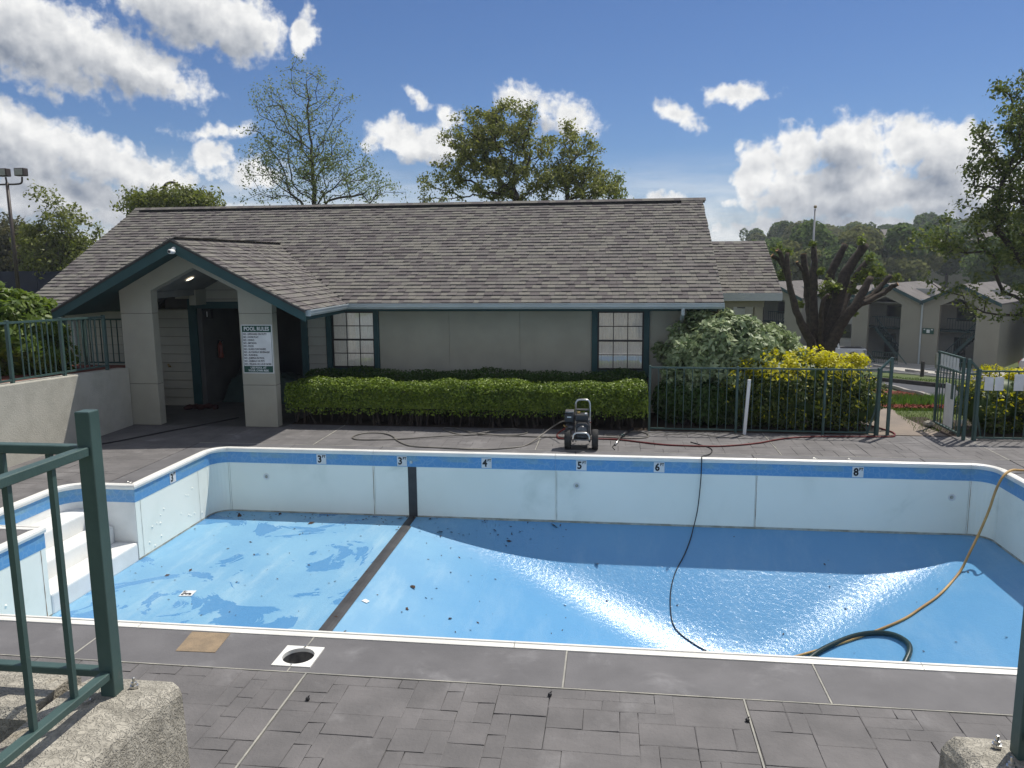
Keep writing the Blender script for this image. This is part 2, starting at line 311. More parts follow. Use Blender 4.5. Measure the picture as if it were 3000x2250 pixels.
    t.l.new(t.mix(t.ss(t.noise(pos, .8).outputs[0], .3, .7), (.42,.42,.38), (.38,.38,.345)), b.inputs['Base Color']); b.inputs['Roughness'].default_value = .8
    bp = t.node('ShaderNodeBump'); bp.inputs['Strength'].default_value = 1.; bp.inputs['Distance'].default_value = .03; bp.invert = True
    t.l.new(fr, bp.inputs['Height']); t.l.new(bp.outputs[0], b.inputs['Normal'])
    M['far_siding'] = m
    # ground: lawn soil with green cover
    m = mat('lawn', (.055,.085,.018), (.085,.105,.026), .8, .95, .8, 30, c3=(.12,.105,.055), s3=.35, lo3=.62, hi3=.8); M['lawn'] = m
    # recessed lamp glass, lit
    m, t, b, out = principled('lit_lamp'); b.inputs['Base Color'].default_value = (1,.9,.7,1); b.inputs['Emission Color'].default_value = (1,.88,.66,1); b.inputs['Emission Strength'].default_value = 2.2; M['lamp'] = m
defmats()

# ------------------------------------------------------------------ mesh helpers
class MB:
    def __init__(s): s.v = []; s.f = []; s.tint = []
    def add(s, vs, fs, tint=0.):
        o = len(s.v); s.v += [tuple(map(float, v)) for v in vs]; s.f += [tuple(i+o for i in f) for f in fs]; s.tint += [tint]*len(fs); return s
    def box(s, x0, x1, y0, y1, z0, z1, tint=0.):
        return s.add([(x0,y0,z0),(x1,y0,z0),(x1,y1,z0),(x0,y1,z0),(x0,y0,z1),(x1,y0,z1),(x1,y1,z1),(x0,y1,z1)],
                     [(0,3,2,1),(4,5,6,7),(0,1,5,4),(1,2,6,5),(2,3,7,6),(3,0,4,7)], tint)
    def bar(s, p, q, w, h, up=(0,0,1)):
        p, q = Vector(p), Vector(q); d = (q-p).normalized(); up = Vector(up)
        if abs(d.dot(up)) > .95: up = Vector((0,1,0))
        a = d.cross(up).normalized(); b = a.cross(d)
        a *= w/2; b *= h/2
        return s.add([p-a-b,p+a-b,p+a+b,p-a+b,q-a-b,q+a-b,q+a+b,q-a+b], [(0,3,2,1),(4,5,6,7),(0,1,5,4),(1,2,6,5),(2,3,7,6),(3,0,4,7)])
    def tube(s, pts, r, n=8, caps=True, tint=0.):
        pts = [Vector(p) for p in pts]; N = len(pts); rs = r if isinstance(r, (list, tuple)) else [r]*N
        vs = []; prev = None
        for i, p in enumerate(pts):
            d = (pts[min(i+1,N-1)]-pts[max(i-1,0)])
            d = d.normalized() if d.length > 1e-9 else Vector((0,0,1))
            if prev is None:
                a = d.cross(Vector((0,0,1)) if abs(d.z) < .9 else Vector((1,0,0))).normalized()
            else:
                a = prev-d*prev.dot(d)
                a = a.normalized() if a.length > 1e-6 else d.orthogonal().normalized()
            prev = a; b = d.cross(a)
            for k in range(n):
                t = 2*math.pi*k/n; vs.append(p+(a*math.cos(t)+b*math.sin(t))*rs[i])
        fs = [(i*n+k, i*n+(k+1)%n, (i+1)*n+(k+1)%n, (i+1)*n+k) for i in range(N-1) for k in range(n)]
        if caps: fs += [tuple(range(n-1,-1,-1)), tuple((N-1)*n+k for k in range(n))]
        return s.add(vs, fs, tint)
    def prism(s, poly, axis, t0, t1, tint=0.):
        """polygon (a,b) extruded along axis; x: (y,z), y: (x,z), z: (x,y)"""
        mk = {'x': lambda a,b,t: (t,a,b), 'y': lambda a,b,t: (a,t,b), 'z': lambda a,b,t: (a,b,t)}[axis]
        n = len(poly); vs = [mk(a,b,t0) for a,b in poly]+[mk(a,b,t1) for a,b in poly]
        fs = [tuple(range(n)), tuple(range(2*n-1,n-1,-1))]+[(i, i+n, (i+1)%n+n, (i+1)%n) for i in range(n)]
        return s.add(vs, fs, tint)
    def quad(s, a, b, c, d, tint=0.): return s.add([a,b,c,d], [(0,1,2,3)], tint)
    def lathe(s, prof, c, axis='z', n=16):
        """profile (radius, t) revolved about axis through c"""
        c = Vector(c); ax = {'x': (Vector((0,1,0)),Vector((0,0,1)),Vector((1,0,0))), 'y': (Vector((0,0,1)),Vector((1,0,0)),Vector((0,1,0))), 'z': (Vector((1,0,0)),Vector((0,1,0)),Vector((0,0,1)))}[axis]
        vs = [c+ax[0]*r*math.cos(2*math.pi*k/n)+ax[1]*r*math.sin(2*math.pi*k/n)+ax[2]*t for r, t in prof for k in range(n)]
        fs = [(i*n+k, i*n+(k+1)%n, (i+1)*n+(k+1)%n, (i+1)*n+k) for i in range(len(prof)-1) for k in range(n)]
        return s.add(vs, fs)
    def mesh(s, name, m, loc=(0,0,0), smooth=False):
        me = bpy.data.meshes.new(name); lx, ly, lz = loc
        me.from_pydata([(x-lx,y-ly,z-lz) for x,y,z in s.v], [], s.f)
        if m: me.materials.append(MT[m] if isinstance(m, str) else m)
        if any(s.tint):
            at = me.attributes.new('tint', 'FLOAT', 'FACE'); at.data.foreach_set('value', s.tint)
        if smooth: me.polygons.foreach_set('use_smooth', [True]*len(me.polygons))
        me.validate(); me.update(); return me
    def build(s, name, m, parent=None, smooth=False, bevel=0., seg=2, fix=True):
        loc = wloc(parent) if parent else (0,0,0)
        me = s.mesh(name, m, loc, smooth)
        if fix: fixn(me)
        o = bpy.data.objects.new(name, me); COL.objects.link(o)
        if parent: o.parent = parent
        if bevel:
            b = o.modifiers.new('bevel', 'BEVEL'); b.width = bevel; b.segments = seg; b.limit_method = 'ANGLE'; b.angle_limit = R(40)
        return o
import bmesh
def fixn(me):
    if len(me.polygons) > 20000: return
    bm = bmesh.new(); bm.from_mesh(me); bmesh.ops.recalc_face_normals(bm, faces=bm.faces); bm.to_mesh(me); bm.free()
WL = {}
def wloc(o):
    return WL.get(o.name, (0,0,0))
def tag(o, label=None, cat=None, group=None, kind=None):
    if label: o['label'] = label
    if cat: o['category'] = cat
    if group: o['group'] = group
    if kind: o['kind'] = kind
    return o
def thing(name, label, cat, loc=(0,0,0), group=None):
    o = bpy.data.objects.new(name, None); COL.objects.link(o); o.location = loc; o.empty_display_size = .1
    WL[o.name] = tuple(loc); return tag(o, label, cat, group)
def inst(me, name, parent, loc, rz=0., sc=None):
    o = bpy.data.objects.new(name, me); COL.objects.link(o); pl = wloc(parent) if parent else (0,0,0)
    o.parent = parent; o.location = tuple(loc[i]-pl[i] for i in range(3)); o.rotation_euler = (0,0,rz)
    if sc: o.scale = sc
    return o
def own(mb, name, m, label, cat, loc=None, group=None, **kw):
    """a thing that is a single mesh; origin at its base"""
    vs = np.array(mb.v)
    if loc is None: loc = ((vs[:,0].min()+vs[:,0].max())/2, (vs[:,1].min()+vs[:,1].max())/2, vs[:,2].min())
    loc = tuple(float(x) for x in loc)
    me = mb.mesh(name, m, loc, kw.get('smooth', False)); fixn(me)
    o = bpy.data.objects.new(name, me); COL.objects.link(o); o.location = loc
    return tag(o, label, cat, group)
def part_of(o, parent):  # remember mesh-part world offset so that sub-parts may be built in world space
    WL[o.name] = wloc(parent); return o
def _text(body, size, loc, m, parent, rot=(R(90),0,0), offset=0., name='lettering', align='CENTER', sx=1.):
    cu = bpy.data.curves.new(name, 'FONT'); cu.body = body; cu.size = size; cu.align_x = align; cu.align_y = 'CENTER'
    cu.extrude = .0006; cu.offset = offset; cu.resolution_u = 2; cu.materials.append(MT[m])
    o = bpy.data.objects.new(name, cu); COL.objects.link(o); o.parent = parent; pl = wloc(parent)
    o.location = tuple(loc[i]-pl[i] for i in range(3)); o.rotation_euler = rot; o.scale = (sx,1,1); return o
def text(*a, **k):
    o = _text(*a, **k); dg = bpy.context.evaluated_depsgraph_get(); me = bpy.data.meshes.new_from_object(o.evaluated_get(dg)); me.name = 'lettering'
    n = bpy.data.objects.new(k.get('name', 'lettering'), me); COL.objects.link(n); n.parent = o.parent; n.location = o.location; n.rotation_euler = o.rotation_euler; n.scale = o.scale
    bpy.data.objects.remove(o); return n
def smooth_path(pts, n=6):
    """Catmull-Rom through the points"""
    P = [Vector(p) for p in pts]; P = [P[0]*2-P[1]]+P+[P[-1]*2-P[-2]]; out = []
    for i in range(1, len(P)-2):
        for k in range(n):
            t = k/n; a, b, c, d = P[i-1:i+3]
            out.append(.5*((2*b)+(c-a)*t+(2*a-5*b+4*c-d)*t*t+(3*b-a-3*c+d)*t**3))
    out.append(P[-2]); return out
def rects_minus(x0, x1, y0, y1, holes):
    xs = sorted({x0,x1,*[min(max(h[i],x0),x1) for h in holes for i in (0,1)]}); ys = sorted({y0,y1,*[min(max(h[i],y0),y1) for h in holes for i in (2,3)]})
    out = []
    for i in range(len(xs)-1):
        for j in range(len(ys)-1):
            cx, cy = (xs[i]+xs[i+1])/2, (ys[j]+ys[j+1])/2
            if not any(h[0] < cx < h[1] and h[2] < cy < h[3] for h in holes): out.append((xs[i],xs[i+1],ys[j],ys[j+1]))
    return out
def cards(centers, normals, size, aspect=1.7, seed=0, jitter=.35, flat=False):
    """leaf-shaped faces (4 corners each) at the centres; returns vertices, faces"""
    g = np.random.default_rng(seed); n = len(centers)
    nr = normals/np.maximum(np.linalg.norm(normals, axis=1, keepdims=True), 1e-6)
    rv = g.normal(size=(n,3)); a = np.cross(nr, rv); a /= np.maximum(np.linalg.norm(a, axis=1, keepdims=True), 1e-6); b = np.cross(nr, a)
    s = (size*(1+jitter*(g.random(n)*2-1)))[:,None]
    c = centers
    v = np.stack([c-a*s*.5*aspect, c+b*s*.42-a*s*.05+nr*s*.10, c+a*s*.5*aspect, c-b*s*.42-a*s*.05+nr*s*.10], 1).reshape(-1,3)
    return v
def card_mesh(name, verts, m, loc=(0,0,0)):
    n = len(verts)//4; me = bpy.data.meshes.new(name)
    v = (verts-np.array(loc)).astype(np.float32)
    me.vertices.add(len(v)); me.vertices.foreach_set('co', v.ravel())
    me.loops.add(n*4); me.loops.foreach_set('vertex_index', np.arange(n*4, dtype=np.int32))
    me.polygons.add(n); me.polygons.foreach_set('loop_start', np.arange(0, n*4, 4, dtype=np.int32))
    me.materials.append(MT[m]); me.update(calc_edges=True); return me
def link(name, me, parent=None, loc=None):
    o = bpy.data.objects.new(name, me); COL.objects.link(o)
    if parent: o.parent = parent
    if loc is not None: o.location = loc
    return o

# ------------------------------------------------------------------ terrain
def tz(x, y):
    """height of the land: pool terrace level, lawn on a higher bank at the left, falling to the lower lot behind at the right, hill beyond"""
    if y < 16: z = 0.
    elif y < 36: z = -.145*(y-16)
    elif y < 62: z = -2.9-(y-36)*.102
    elif y < 95: z = -5.55
    else: z = -5.55+min((y-95)/170., 1.6)*8.6
    if x < 2:                                   # left and behind the clubhouse the land stays high
        zl = .95 if y > 9.5 else 1.1
        if y > 95: zl = .95+min((y-95)/170., 1.6)*4
        t = min(max((2-x)/6., 0), 1) if y > 15 else (1. if x < -8.91 else 0.)
        z = z*(1-t)+zl*t
        if -11.9 < x < 4 and 15 < y < 24: z = min(z, -.08)
        if -8.915 < x < -5.9 and 13 < y < 24: z = -.1
        if -9.79 < x < -5.9 and 13.5 < y < 24: z = -.1
    if y < 1.9: z = 1.2
    return z
xs = [-400,-250,-160,-110,-80,-60,-48,-40,-34,-29,-25,-21,-18,-16,-14,-12.6,-12.2,-11.6,-11,-10.4,-9.82,-9.76,-9.2,-8.92,-8.90]+[-8,-6,-4,-2,0,2,3,4.2,5,6,7,8,9,10,11,12.5,14,16,18,20,22,24,27,30,34,38,44,52,62,75,95,120,160,210,280,380,500]
ys = [-60,-30,-12,-4,-.2,1.9,1.95,4,7,9.4,9.6,11.5,13.0,13.95,15,15.4,16]+[17,18.5,20,22,24,26,29,32,36,40,44,48,53,58,62,66,72,80,95,110,130,160,200,250,310,400,520,700]
g = MB(); W_ = len(xs)
vs = [(x,y,tz(x,y)-.03) for y in ys for x in xs]
fs = []
for j in range(len(ys)-1):
    for i in range(W_-1):
        cx, cy = (xs[i]+xs[i+1])/2, (ys[j]+ys[j+1])/2
        if -8.92 < cx < 12.5 and 1.9 < cy < 13.95: continue
        fs.append((j*W_+i, j*W_+i+1, (j+1)*W_+i+1, (j+1)*W_+i))
g.add(vs, fs); ground = g.build('ground', 'lawn', None, smooth=True, fix=False); ground['kind'] = 'structure'

def drape(name, rows, m, off, kind='structure', parent=None, sub=4):
    """strip of land cover: rows of (left point, right point), laid on the terrain"""
    b = MB(); n = len(rows); P = []
    for i in range(n-1):
        for s in range(sub):
            t = s/sub
            P.append(tuple(tuple(rows[i][k][c]*(1-t)+rows[i+1][k][c]*t for c in (0,1)) for k in (0,1)))
    P.append(rows[-1]); K = 6
    vs = []
    for l, r in P:
        for k in range(K+1):
            t = k/K; x, y = l[0]*(1-t)+r[0]*t, l[1]*(1-t)+r[1]*t; vs.append((x, y, tz(x,y)+off))
    fs = [(i*(K+1)+k, i*(K+1)+k+1, (i+1)*(K+1)+k+1, (i+1)*(K+1)+k) for i in range(len(P)-1) for k in range(K)]
    b.add(vs, fs); o = b.build(name, m, parent, smooth=True, fix=False)
    if kind: o['kind'] = kind
    return o
ROADL = [(6.9,16.4),(8.2,20.6),(10.3,27),(12.2,33),(13.4,38.5),(13.6,42),(12.8,46),(11.4,50.5),(8,57)]
ROADR = [(11.6,16),(13.2,20.6),(15.0,27),(16.2,32.9),(16.5,38.3),(16.0,42.2),(15.4,46.6),(13.9,51.5),(10.5,60)]
ISLR = [(16.5,16),(18.0,21),(19.6,30),(20.6,38),(20.5,44),(20.3,51),(19.9,57.5),(18.4,63),(15,68)]
LOTR = [(20.5,16),(21.5,22),(23,31),(24.4,39),(25.2,46),(24.6,54),(23,60.5),(20.5,66),(16.5,72)]
drape('road', list(zip(ROADL, ROADR)), 'asphalt', .012)
drape('lawn_island', list(zip(ROADR, ISLR)), 'lawn', .07)
drape('driveway', list(zip(ISLR, LOTR)), 'asphalt', .012)
LOT2 = [(32,16),(34,22),(36,31),(37,39),(38,46),(36,52.5),(31,60),(26,66.5),(20,73)]
drape('parking_lot', list(zip(LOTR, LOT2)), 'parking', .016)
def kerb(name, line, m='kerb', h=.13, w=.15):
    b = MB(); P = smooth_path([(x,y,0) for x,y in line], 5)
    for p, q in zip(P[:-1], P[1:]):
        b.bar((p.x,p.y,tz(p.x,p.y)+h/2+.02), (q.x,q.y,tz(q.x,q.y)+h/2+.02), w, h)
    o = b.build(name, m); o['kind'] = 'structure'
kerb('kerb', ROADR, 'kerb_dark', .2, .22); kerb('kerb', ISLR); kerb('kerb', ROADL, 'kerb')
for i in range(5):                              # bay lines on the lot
    t = .2+i*.16; y = 38+i*6.2; x0 = np.interp(y, [p[1] for p in LOTR], [p[0] for p in LOTR])+.6
    b = MB(); dx, dy = .80, .60
    pr = []
    for k in range(7):
        u = k*.75; x, yy = x0+dx*u, y+dy*u; pr.append(((x-.06*dy, yy+.06*dx), (x+.06*dy, yy-.06*dx)))
    o = drape('bay_marking', pr, 'white', .022, sub=1)
drape('sidewalk', [((4.35,13.72),(5.62,13.72)),((4.5,14.6),(5.5,14.7)),((4.75,15.7),(5.45,15.7)),((5.3,17.2),(5.85,17.1)),((6.2,18.2),(6.5,17.9)),((7.1,18.9),(7.2,18.4))], 'sidewalk', .01)
drape('mulch_bed', [((5.75,17.75),(5.85,17.2)),((6.6,17.9),(6.6,17.1)),((7.3,18.3),(7.1,17.0)),((7.7,19.6),(7.25,16.6))], 'mulch', .02)
drape('mulch_bed', [((5.9,18.6),(7.5,19.3)),((7.2,23),(8.6,22.8)),((9.0,28),(10.3,27.6)),((10.6,34),(12.2,33.4)),((11.5,39),(13,38.6))], 'mulch', .02)

def blades(name, m, pts, h, w, seed, lean=.35, label=None):
    g = np.random.default_rng(seed); n = len(pts); hh = h*(.55+.7*g.random(n)); a = g.random(n)*6.283
    d = np.stack([np.cos(a), np.sin(a), 0*a], 1); tip = pts+np.stack([0*a,0*a,hh],1)+d*(hh*lean*g.random(n))[:,None]
    s = np.stack([-np.sin(a), np.cos(a), 0*a], 1)*w/2; mid = (pts+tip)/2+np.stack([0*a,0*a,hh*.12],1)
    v = np.stack([pts-s*.8, mid-s, tip, mid+s], 1).reshape(-1,3)
    o = link(name, card_mesh(name, v, m)); o['kind'] = 'stuff'
    if label: o['label'] = label
    return o
gr = np.random.default_rng(3)
def on_land(n, f):
    out = []
    while len(out) < n:
        x, y = f(gr)
        out.append((x, y, tz(x,y)-.01))
    return np.array(out)
tall = on_land(2600, lambda g: (lambda y: (5.75+(y-17.9)*.33+g.random()*(2.2-(y-17.9)*.12), y))(17.9+g.random()**1.3*3.6))
blades('tall_grass', 'lily', tall, .26, .018, 5, .6, 'tall green grass clumps between the red mulch beds')
short = on_land(9000, lambda g: (lambda y: (5.2+(y-14)*.15+g.random()*6, y))(14.0+g.random()*3.6))
blades('lawn_grass', 'grass', short, .06, .009, 6, .8, 'short lawn grass beside the sidewalk outside the gate')
isl = on_land(9000, lambda g: (lambda y: (np.interp(y,[p[1] for p in ROADR],[p[0] for p in ROADR])+.2+g.random()*3.6, y))(24+g.random()**.8*36))
isl[:,2] += .06
blades('island_grass', 'grass', isl, .09, .02, 8, .7, 'mown grass on the island between the two driveways')
ml = on_land(3200, lambda g: ((lambda y: (6.0+(y-18.6)*.35+g.random()*1.5, y))(18.6+g.random()*18)) if g.random() < .6 else (5.8+g.random()*1.6, 17.1+g.random()*.9))
ml[:,2] += .045
v = cards(ml, gr.normal(size=(len(ml),3))*.4+np.array([0,0,1]), .075, 2.2, 9)
o = link('mulch_chips', card_mesh('mulch_chips', v, 'mulch_chip')); tag(o, 'loose red wood mulch chips beside the path outside the gate', None, None, 'stuff')

# ------------------------------------------------------------------ pool deck
PX0, PX1, PY0, PY1 = -6.44, 5.46, 5.75, 11.81      # inner faces of the pool walls
SX0, SY0, SY1 = -7.42, 7.88, 9.60                   # stair alcove in the left wall
SK = (-2.50,-2.20,5.20,5.50)                        # skimmer opening
CW = .085
holes = [(PX0-CW,PX1+CW,PY0-CW,PY1+CW), (SX0-CW,PX0,SY0-CW,SY1+CW), SK]
DX0, DX1, DY0, DY1 = -8.95, 12.5, 1.95, 13.75
b = MB()
for x0,x1,y0,y1 in rects_minus(DX0, DX1, DY0, DY1, holes): b.box(x0,x1,y0,y1,-.14,-.013)
deck = b.build('pool_deck', 'joint'); deck['kind'] = 'structure'; deck['label'] = 'grey stamped concrete deck around the drained pool'
NB0 = 5.13; FB1 = 12.16; LB0 = -6.44-CW-.36; RB1 = PX1+.40      # outer edges of the smooth border
def slab_mb(b, x0, x1, y0, y1, z=0., t=.0, ins=.004, bev=.008, g=None):
    x0 += ins; x1 -= ins; y0 += ins; y1 -= ins; zb = -.0125
    b.add([(x0,y0,zb),(x1,y0,zb),(x1,y1,zb),(x0,y1,zb),(x0,y0,z-bev*.7),(x1,y0,z-bev*.7),(x1,y1,z-bev*.7),(x0,y1,z-bev*.7),
           (x0+bev,y0+bev,z),(x1-bev,y0+bev,z),(x1-bev,y1-bev,z),(x0+bev,y1-bev,z)],
          [(0,1,5,4),(1,2,6,5),(2,3,7,6),(3,0,4,7),(4,5,9,8),(5,6,10,9),(6,7,11,10),(7,4,8,11),(8,9,10,11)], t)
# border slabs, each its own piece
bx = [-8.9,-6.0,-4.1,-2.35,-.32,1.50,3.4,5.2]
slabs = []
for x0, x1 in zip(bx[:-1], bx[1:]):
    if not (x0 < -2.35 <= x1 or x0 <= -2.35 < x1): slabs.append((x0, x1, NB0, PY0-CW))
slabs += [(5.2,RB1,NB0,PY0-CW)]
for x0, x1 in zip([LB0,-5.2,-3.7,-.55,2.15,4.6], [-5.2,-3.7,-.55,2.15,4.6,RB1]): slabs.append((x0,x1,PY1+CW,FB1))
slabs += [(LB0,PX0-CW,SY1+CW,PY1+CW),(LB0,PX0-CW,PY0-CW,SY0-CW)]
slabs += [(PX1+CW,RB1,5.75,8.2),(PX1+CW,RB1,8.2,PY1+CW)]
for r in slabs:
    b = MB(); slab_mb(b, *r, ins=.006, bev=.006); b.build('border_slab', 'band', deck, fix=False)
for sx_, xa, xb in ((-1,-4.1,-2.356),(1,-2.344,-.32)):     # the two slabs notched round the skimmer
    b = MB(); e = SK[0]-.003 if sx_ < 0 else SK[1]+.003; o_, n_ = (xa+.006, xb) if sx_ < 0 else (xb-.006, xa)
    b.prism([(o_,NB0+.006),(n_,NB0+.006),(n_,SK[2]-.003),(e,SK[2]-.003),(e,SK[3]+.003),(n_,SK[3]+.003),(n_,PY0-CW-.006),(o_,PY0-CW-.006)], 'z', -.0125, 0.); b.build('border_slab', 'band', deck)
# corner infill next to the rounded pool corners
def corner_fill(cx, cy, sx, sy, r):
    b = MB(); pts = [(cx,cy)]; c0 = (cx-sx*r, cy-sy*r)
    for k in range(9):
        a = math.pi/2*k/8; pts.append((c0[0]+sx*r*math.cos(a), c0[1]+sy*r*math.sin(a)))
    b.prism(pts, 'z', -.012, -.001); b.build('border_slab', 'band', deck)
RC = .28
for sx, sy in ((-1,-1),(1,-1),(1,1),(-1,1)):
    corner_fill((PX0-CW if sx < 0 else PX1+CW), (PY0-CW if sy < 0 else PY1+CW), sx, sy, RC+CW)
for sy in (-1,1): corner_fill(SX0-CW, (SY0-CW if sy < 0 else SY1+CW), -1, sy, .34+CW)
# caulk lines
b = MB()
for y in (NB0, FB1): b.box(LB0,RB1,y-.005,y+.005,-.012,.0015)
for a, c in ((NB0+.005,SK[2]),(SK[3],PY0-CW)): b.box(-2.3545,-2.3455,a,c,-.012,.002)
for x in (-4.1,-.32,1.50): b.box(x-.006,x+.006,NB0+.007,PY0-CW,-.012,.002)
for x in (-2.2,.92,-5.4,3.9): b.box(x-.006,x+.006,DY0,NB0-.007,-.012,.002)
for x in (-4.9,-1.2,2.6): b.box(x-.006,x+.006,FB1+.007,DY1,-.012,.002)
b.box(RB1-.009,RB1+.009,FB1+.007,DY1,-.012,.002)
b.build('caulk_joint', 'caulk', deck)
b = MB(); b.prism([(-3.34,5.33),(-3.02,5.34),(-3.05,5.652),(-3.38,5.648)], 'z', -.012, .004); b.build('repair_patch', 'patch', deck)
# stamped ashlar stones
U = .118
def ashlar(x0, x1, y0, y1, seed):
    g = random.Random(seed); nx, ny = max(1,round((x1-x0)/U)), max(1,round((y1-y0)/U)); ux, uy = (x1-x0)/nx, (y1-y0)/ny
    used = [[False]*nx for _ in range(ny)]; out = []
    opts = [(3,2),(2,2),(3,1),(2,1),(4,2),(3,3),(2,3),(1,2),(4,3)]; wts = [6,4,2.5,2,3.5,2,3,1.5,1.5]
    for j in range(ny):
        for i in range(nx):
            if used[j][i]: continue
            for w, h in [g.choices(opts, wts)[0] for _ in range(7)]+[(2,1),(1,2),(1,1)]:
                if i+w <= nx and j+h <= ny and not any(used[j+b_][i+a] for a in range(w) for b_ in range(h)): break
            for a in range(w):
                for b_ in range(h): used[j+b_][i+a] = True
            out.append((x0+i*ux, x0+(i+w)*ux, y0+j*uy, y0+(j+h)*uy))
    return out
stones = []
fr = [DX0,-5.4,-2.2,.92,3.9,DX1]
for k in range(5): stones += [(s, 0) for s in ashlar(fr[k]+.01, fr[k+1]-.01, DY0, NB0-.01, 11+k)]
fr = [DX0,-4.9,-1.2,2.6,RB1,DX1]
for k in range(5): stones += [(s, 1) for s in ashlar(fr[k]+.01, fr[k+1]-.01, FB1+.01, DY1, 31+k)]
for r, sd in (((DX0,LB0-.01,SY1+.2,FB1),51),((DX0,SX0-.42,NB0,SY1+.2),52),((SX0-.42,LB0-.01,NB0,SY0-.4),54),((RB1+.01,DX1,NB0,FB1),53)):
    stones += [(s, 2) for s in ashlar(*r, sd)]
stones += [((SX0-.42,SX0-CW,SY0-.4,SY1+.2),2),((SX0-CW,LB0,SY1+CW,SY1+.2),2),((SX0-CW,PX0-CW-.36,SY0-.4,SY0-CW),2)]
def stone_score(s):
    (x0,x1,y0,y1), k = s; cx, cy = (x0+x1)/2, (y0+y1)/2
    d = math.hypot(cx, cy); az = math.degrees(math.atan2(cx, cy))+7.3
    vis = abs(az) < 36 and (cy > 3.7) and not (cx < -2.0 and cy < 4.2)
    return ((x1-x0)*(y1-y0)/d**3) if vis else 0
stones.sort(key=stone_score, reverse=True)
cache = {}
for (x0,x1,y0,y1), k in stones[:300]:
    key = (round(x1-x0,3), round(y1-y0,3), rnd.randrange(2))
    if key not in cache:
        b = MB(); w, h = x1-x0, y1-y0
        slab_mb(b, -w/2, w/2, -h/2, h/2, 0., 0., .0014, .0045)
        b.v = [(x+rnd.uniform(-.004,.004), y+rnd.uniform(-.004,.004), z+(rnd.uniform(-.002,.0015) if z > -.012 else 0)) for x,y,z in b.v]
        cache[key] = b.mesh('paving_stone', 'stone')
    inst(cache[key], 'paving_stone', deck, ((x0+x1)/2, (y0+y1)/2, 0))
b = MB()
for (x0,x1,y0,y1), k in stones[300:]: slab_mb(b, x0,x1,y0,y1, rnd.uniform(-.0015,.0015), rnd.random(), .0014, .0045)
o = b.build('paving_stones', 'stone', deck, fix=False); o['kind'] = 'stuff'

# ------------------------------------------------------------------ swimming pool
def smin(a, b, k=.42):
    h = max(k-abs(a-b), 0)/k; return min(a, b)-h*h*k*.25
def pdepth(x, y):
    v = smin((x+3.1)*.31, 1.5)
    for t in ((PY1-y)*.70, (y-PY0)*.70, (PX1-x)*.42): v = smin(v, t)
    return max(v, 0.)
WALLB = -1.06
def pfloor(x, y): return WALLB-pdepth(x, y)
pool = thing('swimming_pool', 'drained blue-floored swimming pool with white walls and black stripe', 'swimming pool', (0,8.8,WALLB))
nx, ny = 150, 78; vs = []; fs = []
for j in range(ny+1):
    for i in range(nx+1):
        x = PX0-.02+(PX1-PX0+.04)*i/nx; y = PY0-.02+(PY1-PY0+.04)*j/ny; vs.append((x, y, pfloor(x,y)))
fs = [(j*(nx+1)+i, j*(nx+1)+i+1, (j+1)*(nx+1)+i+1, (j+1)*(nx+1)+i) for j in range(ny) for i in range(nx)]
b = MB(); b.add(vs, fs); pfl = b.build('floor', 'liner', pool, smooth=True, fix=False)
# perimeter path of the wall, clockwise seen from above: x, y and outward normal
path = []
def seg(p, q, nrm, step=.12):
    n = max(1, int(math.hypot(q[0]-p[0], q[1]-p[1])/step))
    for k in range(n): t = k/n; path.append((p[0]+(q[0]-p[0])*t, p[1]+(q[1]-p[1])*t, *nrm))
def arc(c, r, a0, a1, n=8, s=1):
    for k in range(n): a = R(a0+(a1-a0)*k/n); path.append((c[0]+r*math.cos(a), c[1]+r*math.sin(a), s*math.cos(a), s*math.sin(a)))
rs = .34
seg((PX0,SY1),(PX0,PY1-RC),(-1,0)); arc((PX0+RC,PY1-RC),RC,180,90); seg((PX0+RC,PY1),(PX1-RC,PY1),(0,1)); arc((PX1-RC,PY1-RC),RC,90,0)
seg((PX1,PY1-RC),(PX1,PY0+RC),(1,0)); arc((PX1-RC,PY0+RC),RC,0,-90); seg((PX1-RC,PY0),(PX0+RC,PY0),(0,-1)); arc((PX0+RC,PY0+RC),RC,-90,-180)
seg((PX0,PY0+RC),(PX0,SY0),(-1,0)); i_s0 = len(path)
seg((PX0,SY0),(SX0+rs,SY0),(0,-1)); arc((SX0+rs,SY0+rs),rs,-90,-180); seg((SX0,SY0+rs),(SX0,SY1-rs),(-1,0)); arc((SX0+rs,SY1-rs),rs,180,90); seg((SX0+rs,SY1),(PX0,SY1),(0,1)); i_s1 = len(path)
path.append((PX0,SY1,-.707,.707)); path[0] = (PX0,SY1,-.707,.707); path[i_s0] = (PX0,SY0,-.707,-.707)
def near_i(x, y): return min(range(len(path)), key=lambda i: (path[i][0]-x)**2+(path[i][1]-y)**2)
def sweep(name, m, i0, i1, prof, smooth=False, gap=0., parent=pool):
    P = path[i0:i1+1]; b = MB(); n = len(prof); vs = []
    for k, (x,y,nx_,ny_) in enumerate(P):
        tx, ty = ny_, -nx_
        sh = gap if k == 0 else (-gap if k == len(P)-1 else 0)
        L = math.hypot(nx_, ny_); f = 1.0
        for o, z in prof: vs.append((x+nx_/L*o*f+tx/L*sh, y+ny_/L*o*f+ty/L*sh, z))
    fs = [(k*n+i, k*n+i+1, (k+1)*n+i+1, (k+1)*n+i) for k in range(len(P)-1) for i in range(n-1)]
    b.add(vs, fs); b.add([vs[i] for i in range(n)], [tuple(range(n))]); b.add([vs[(len(P)-1)*n+i] for i in range(n)], [tuple(range(n-1,-1,-1))])
    return b.build(name, m, parent, smooth=False, fix=True)
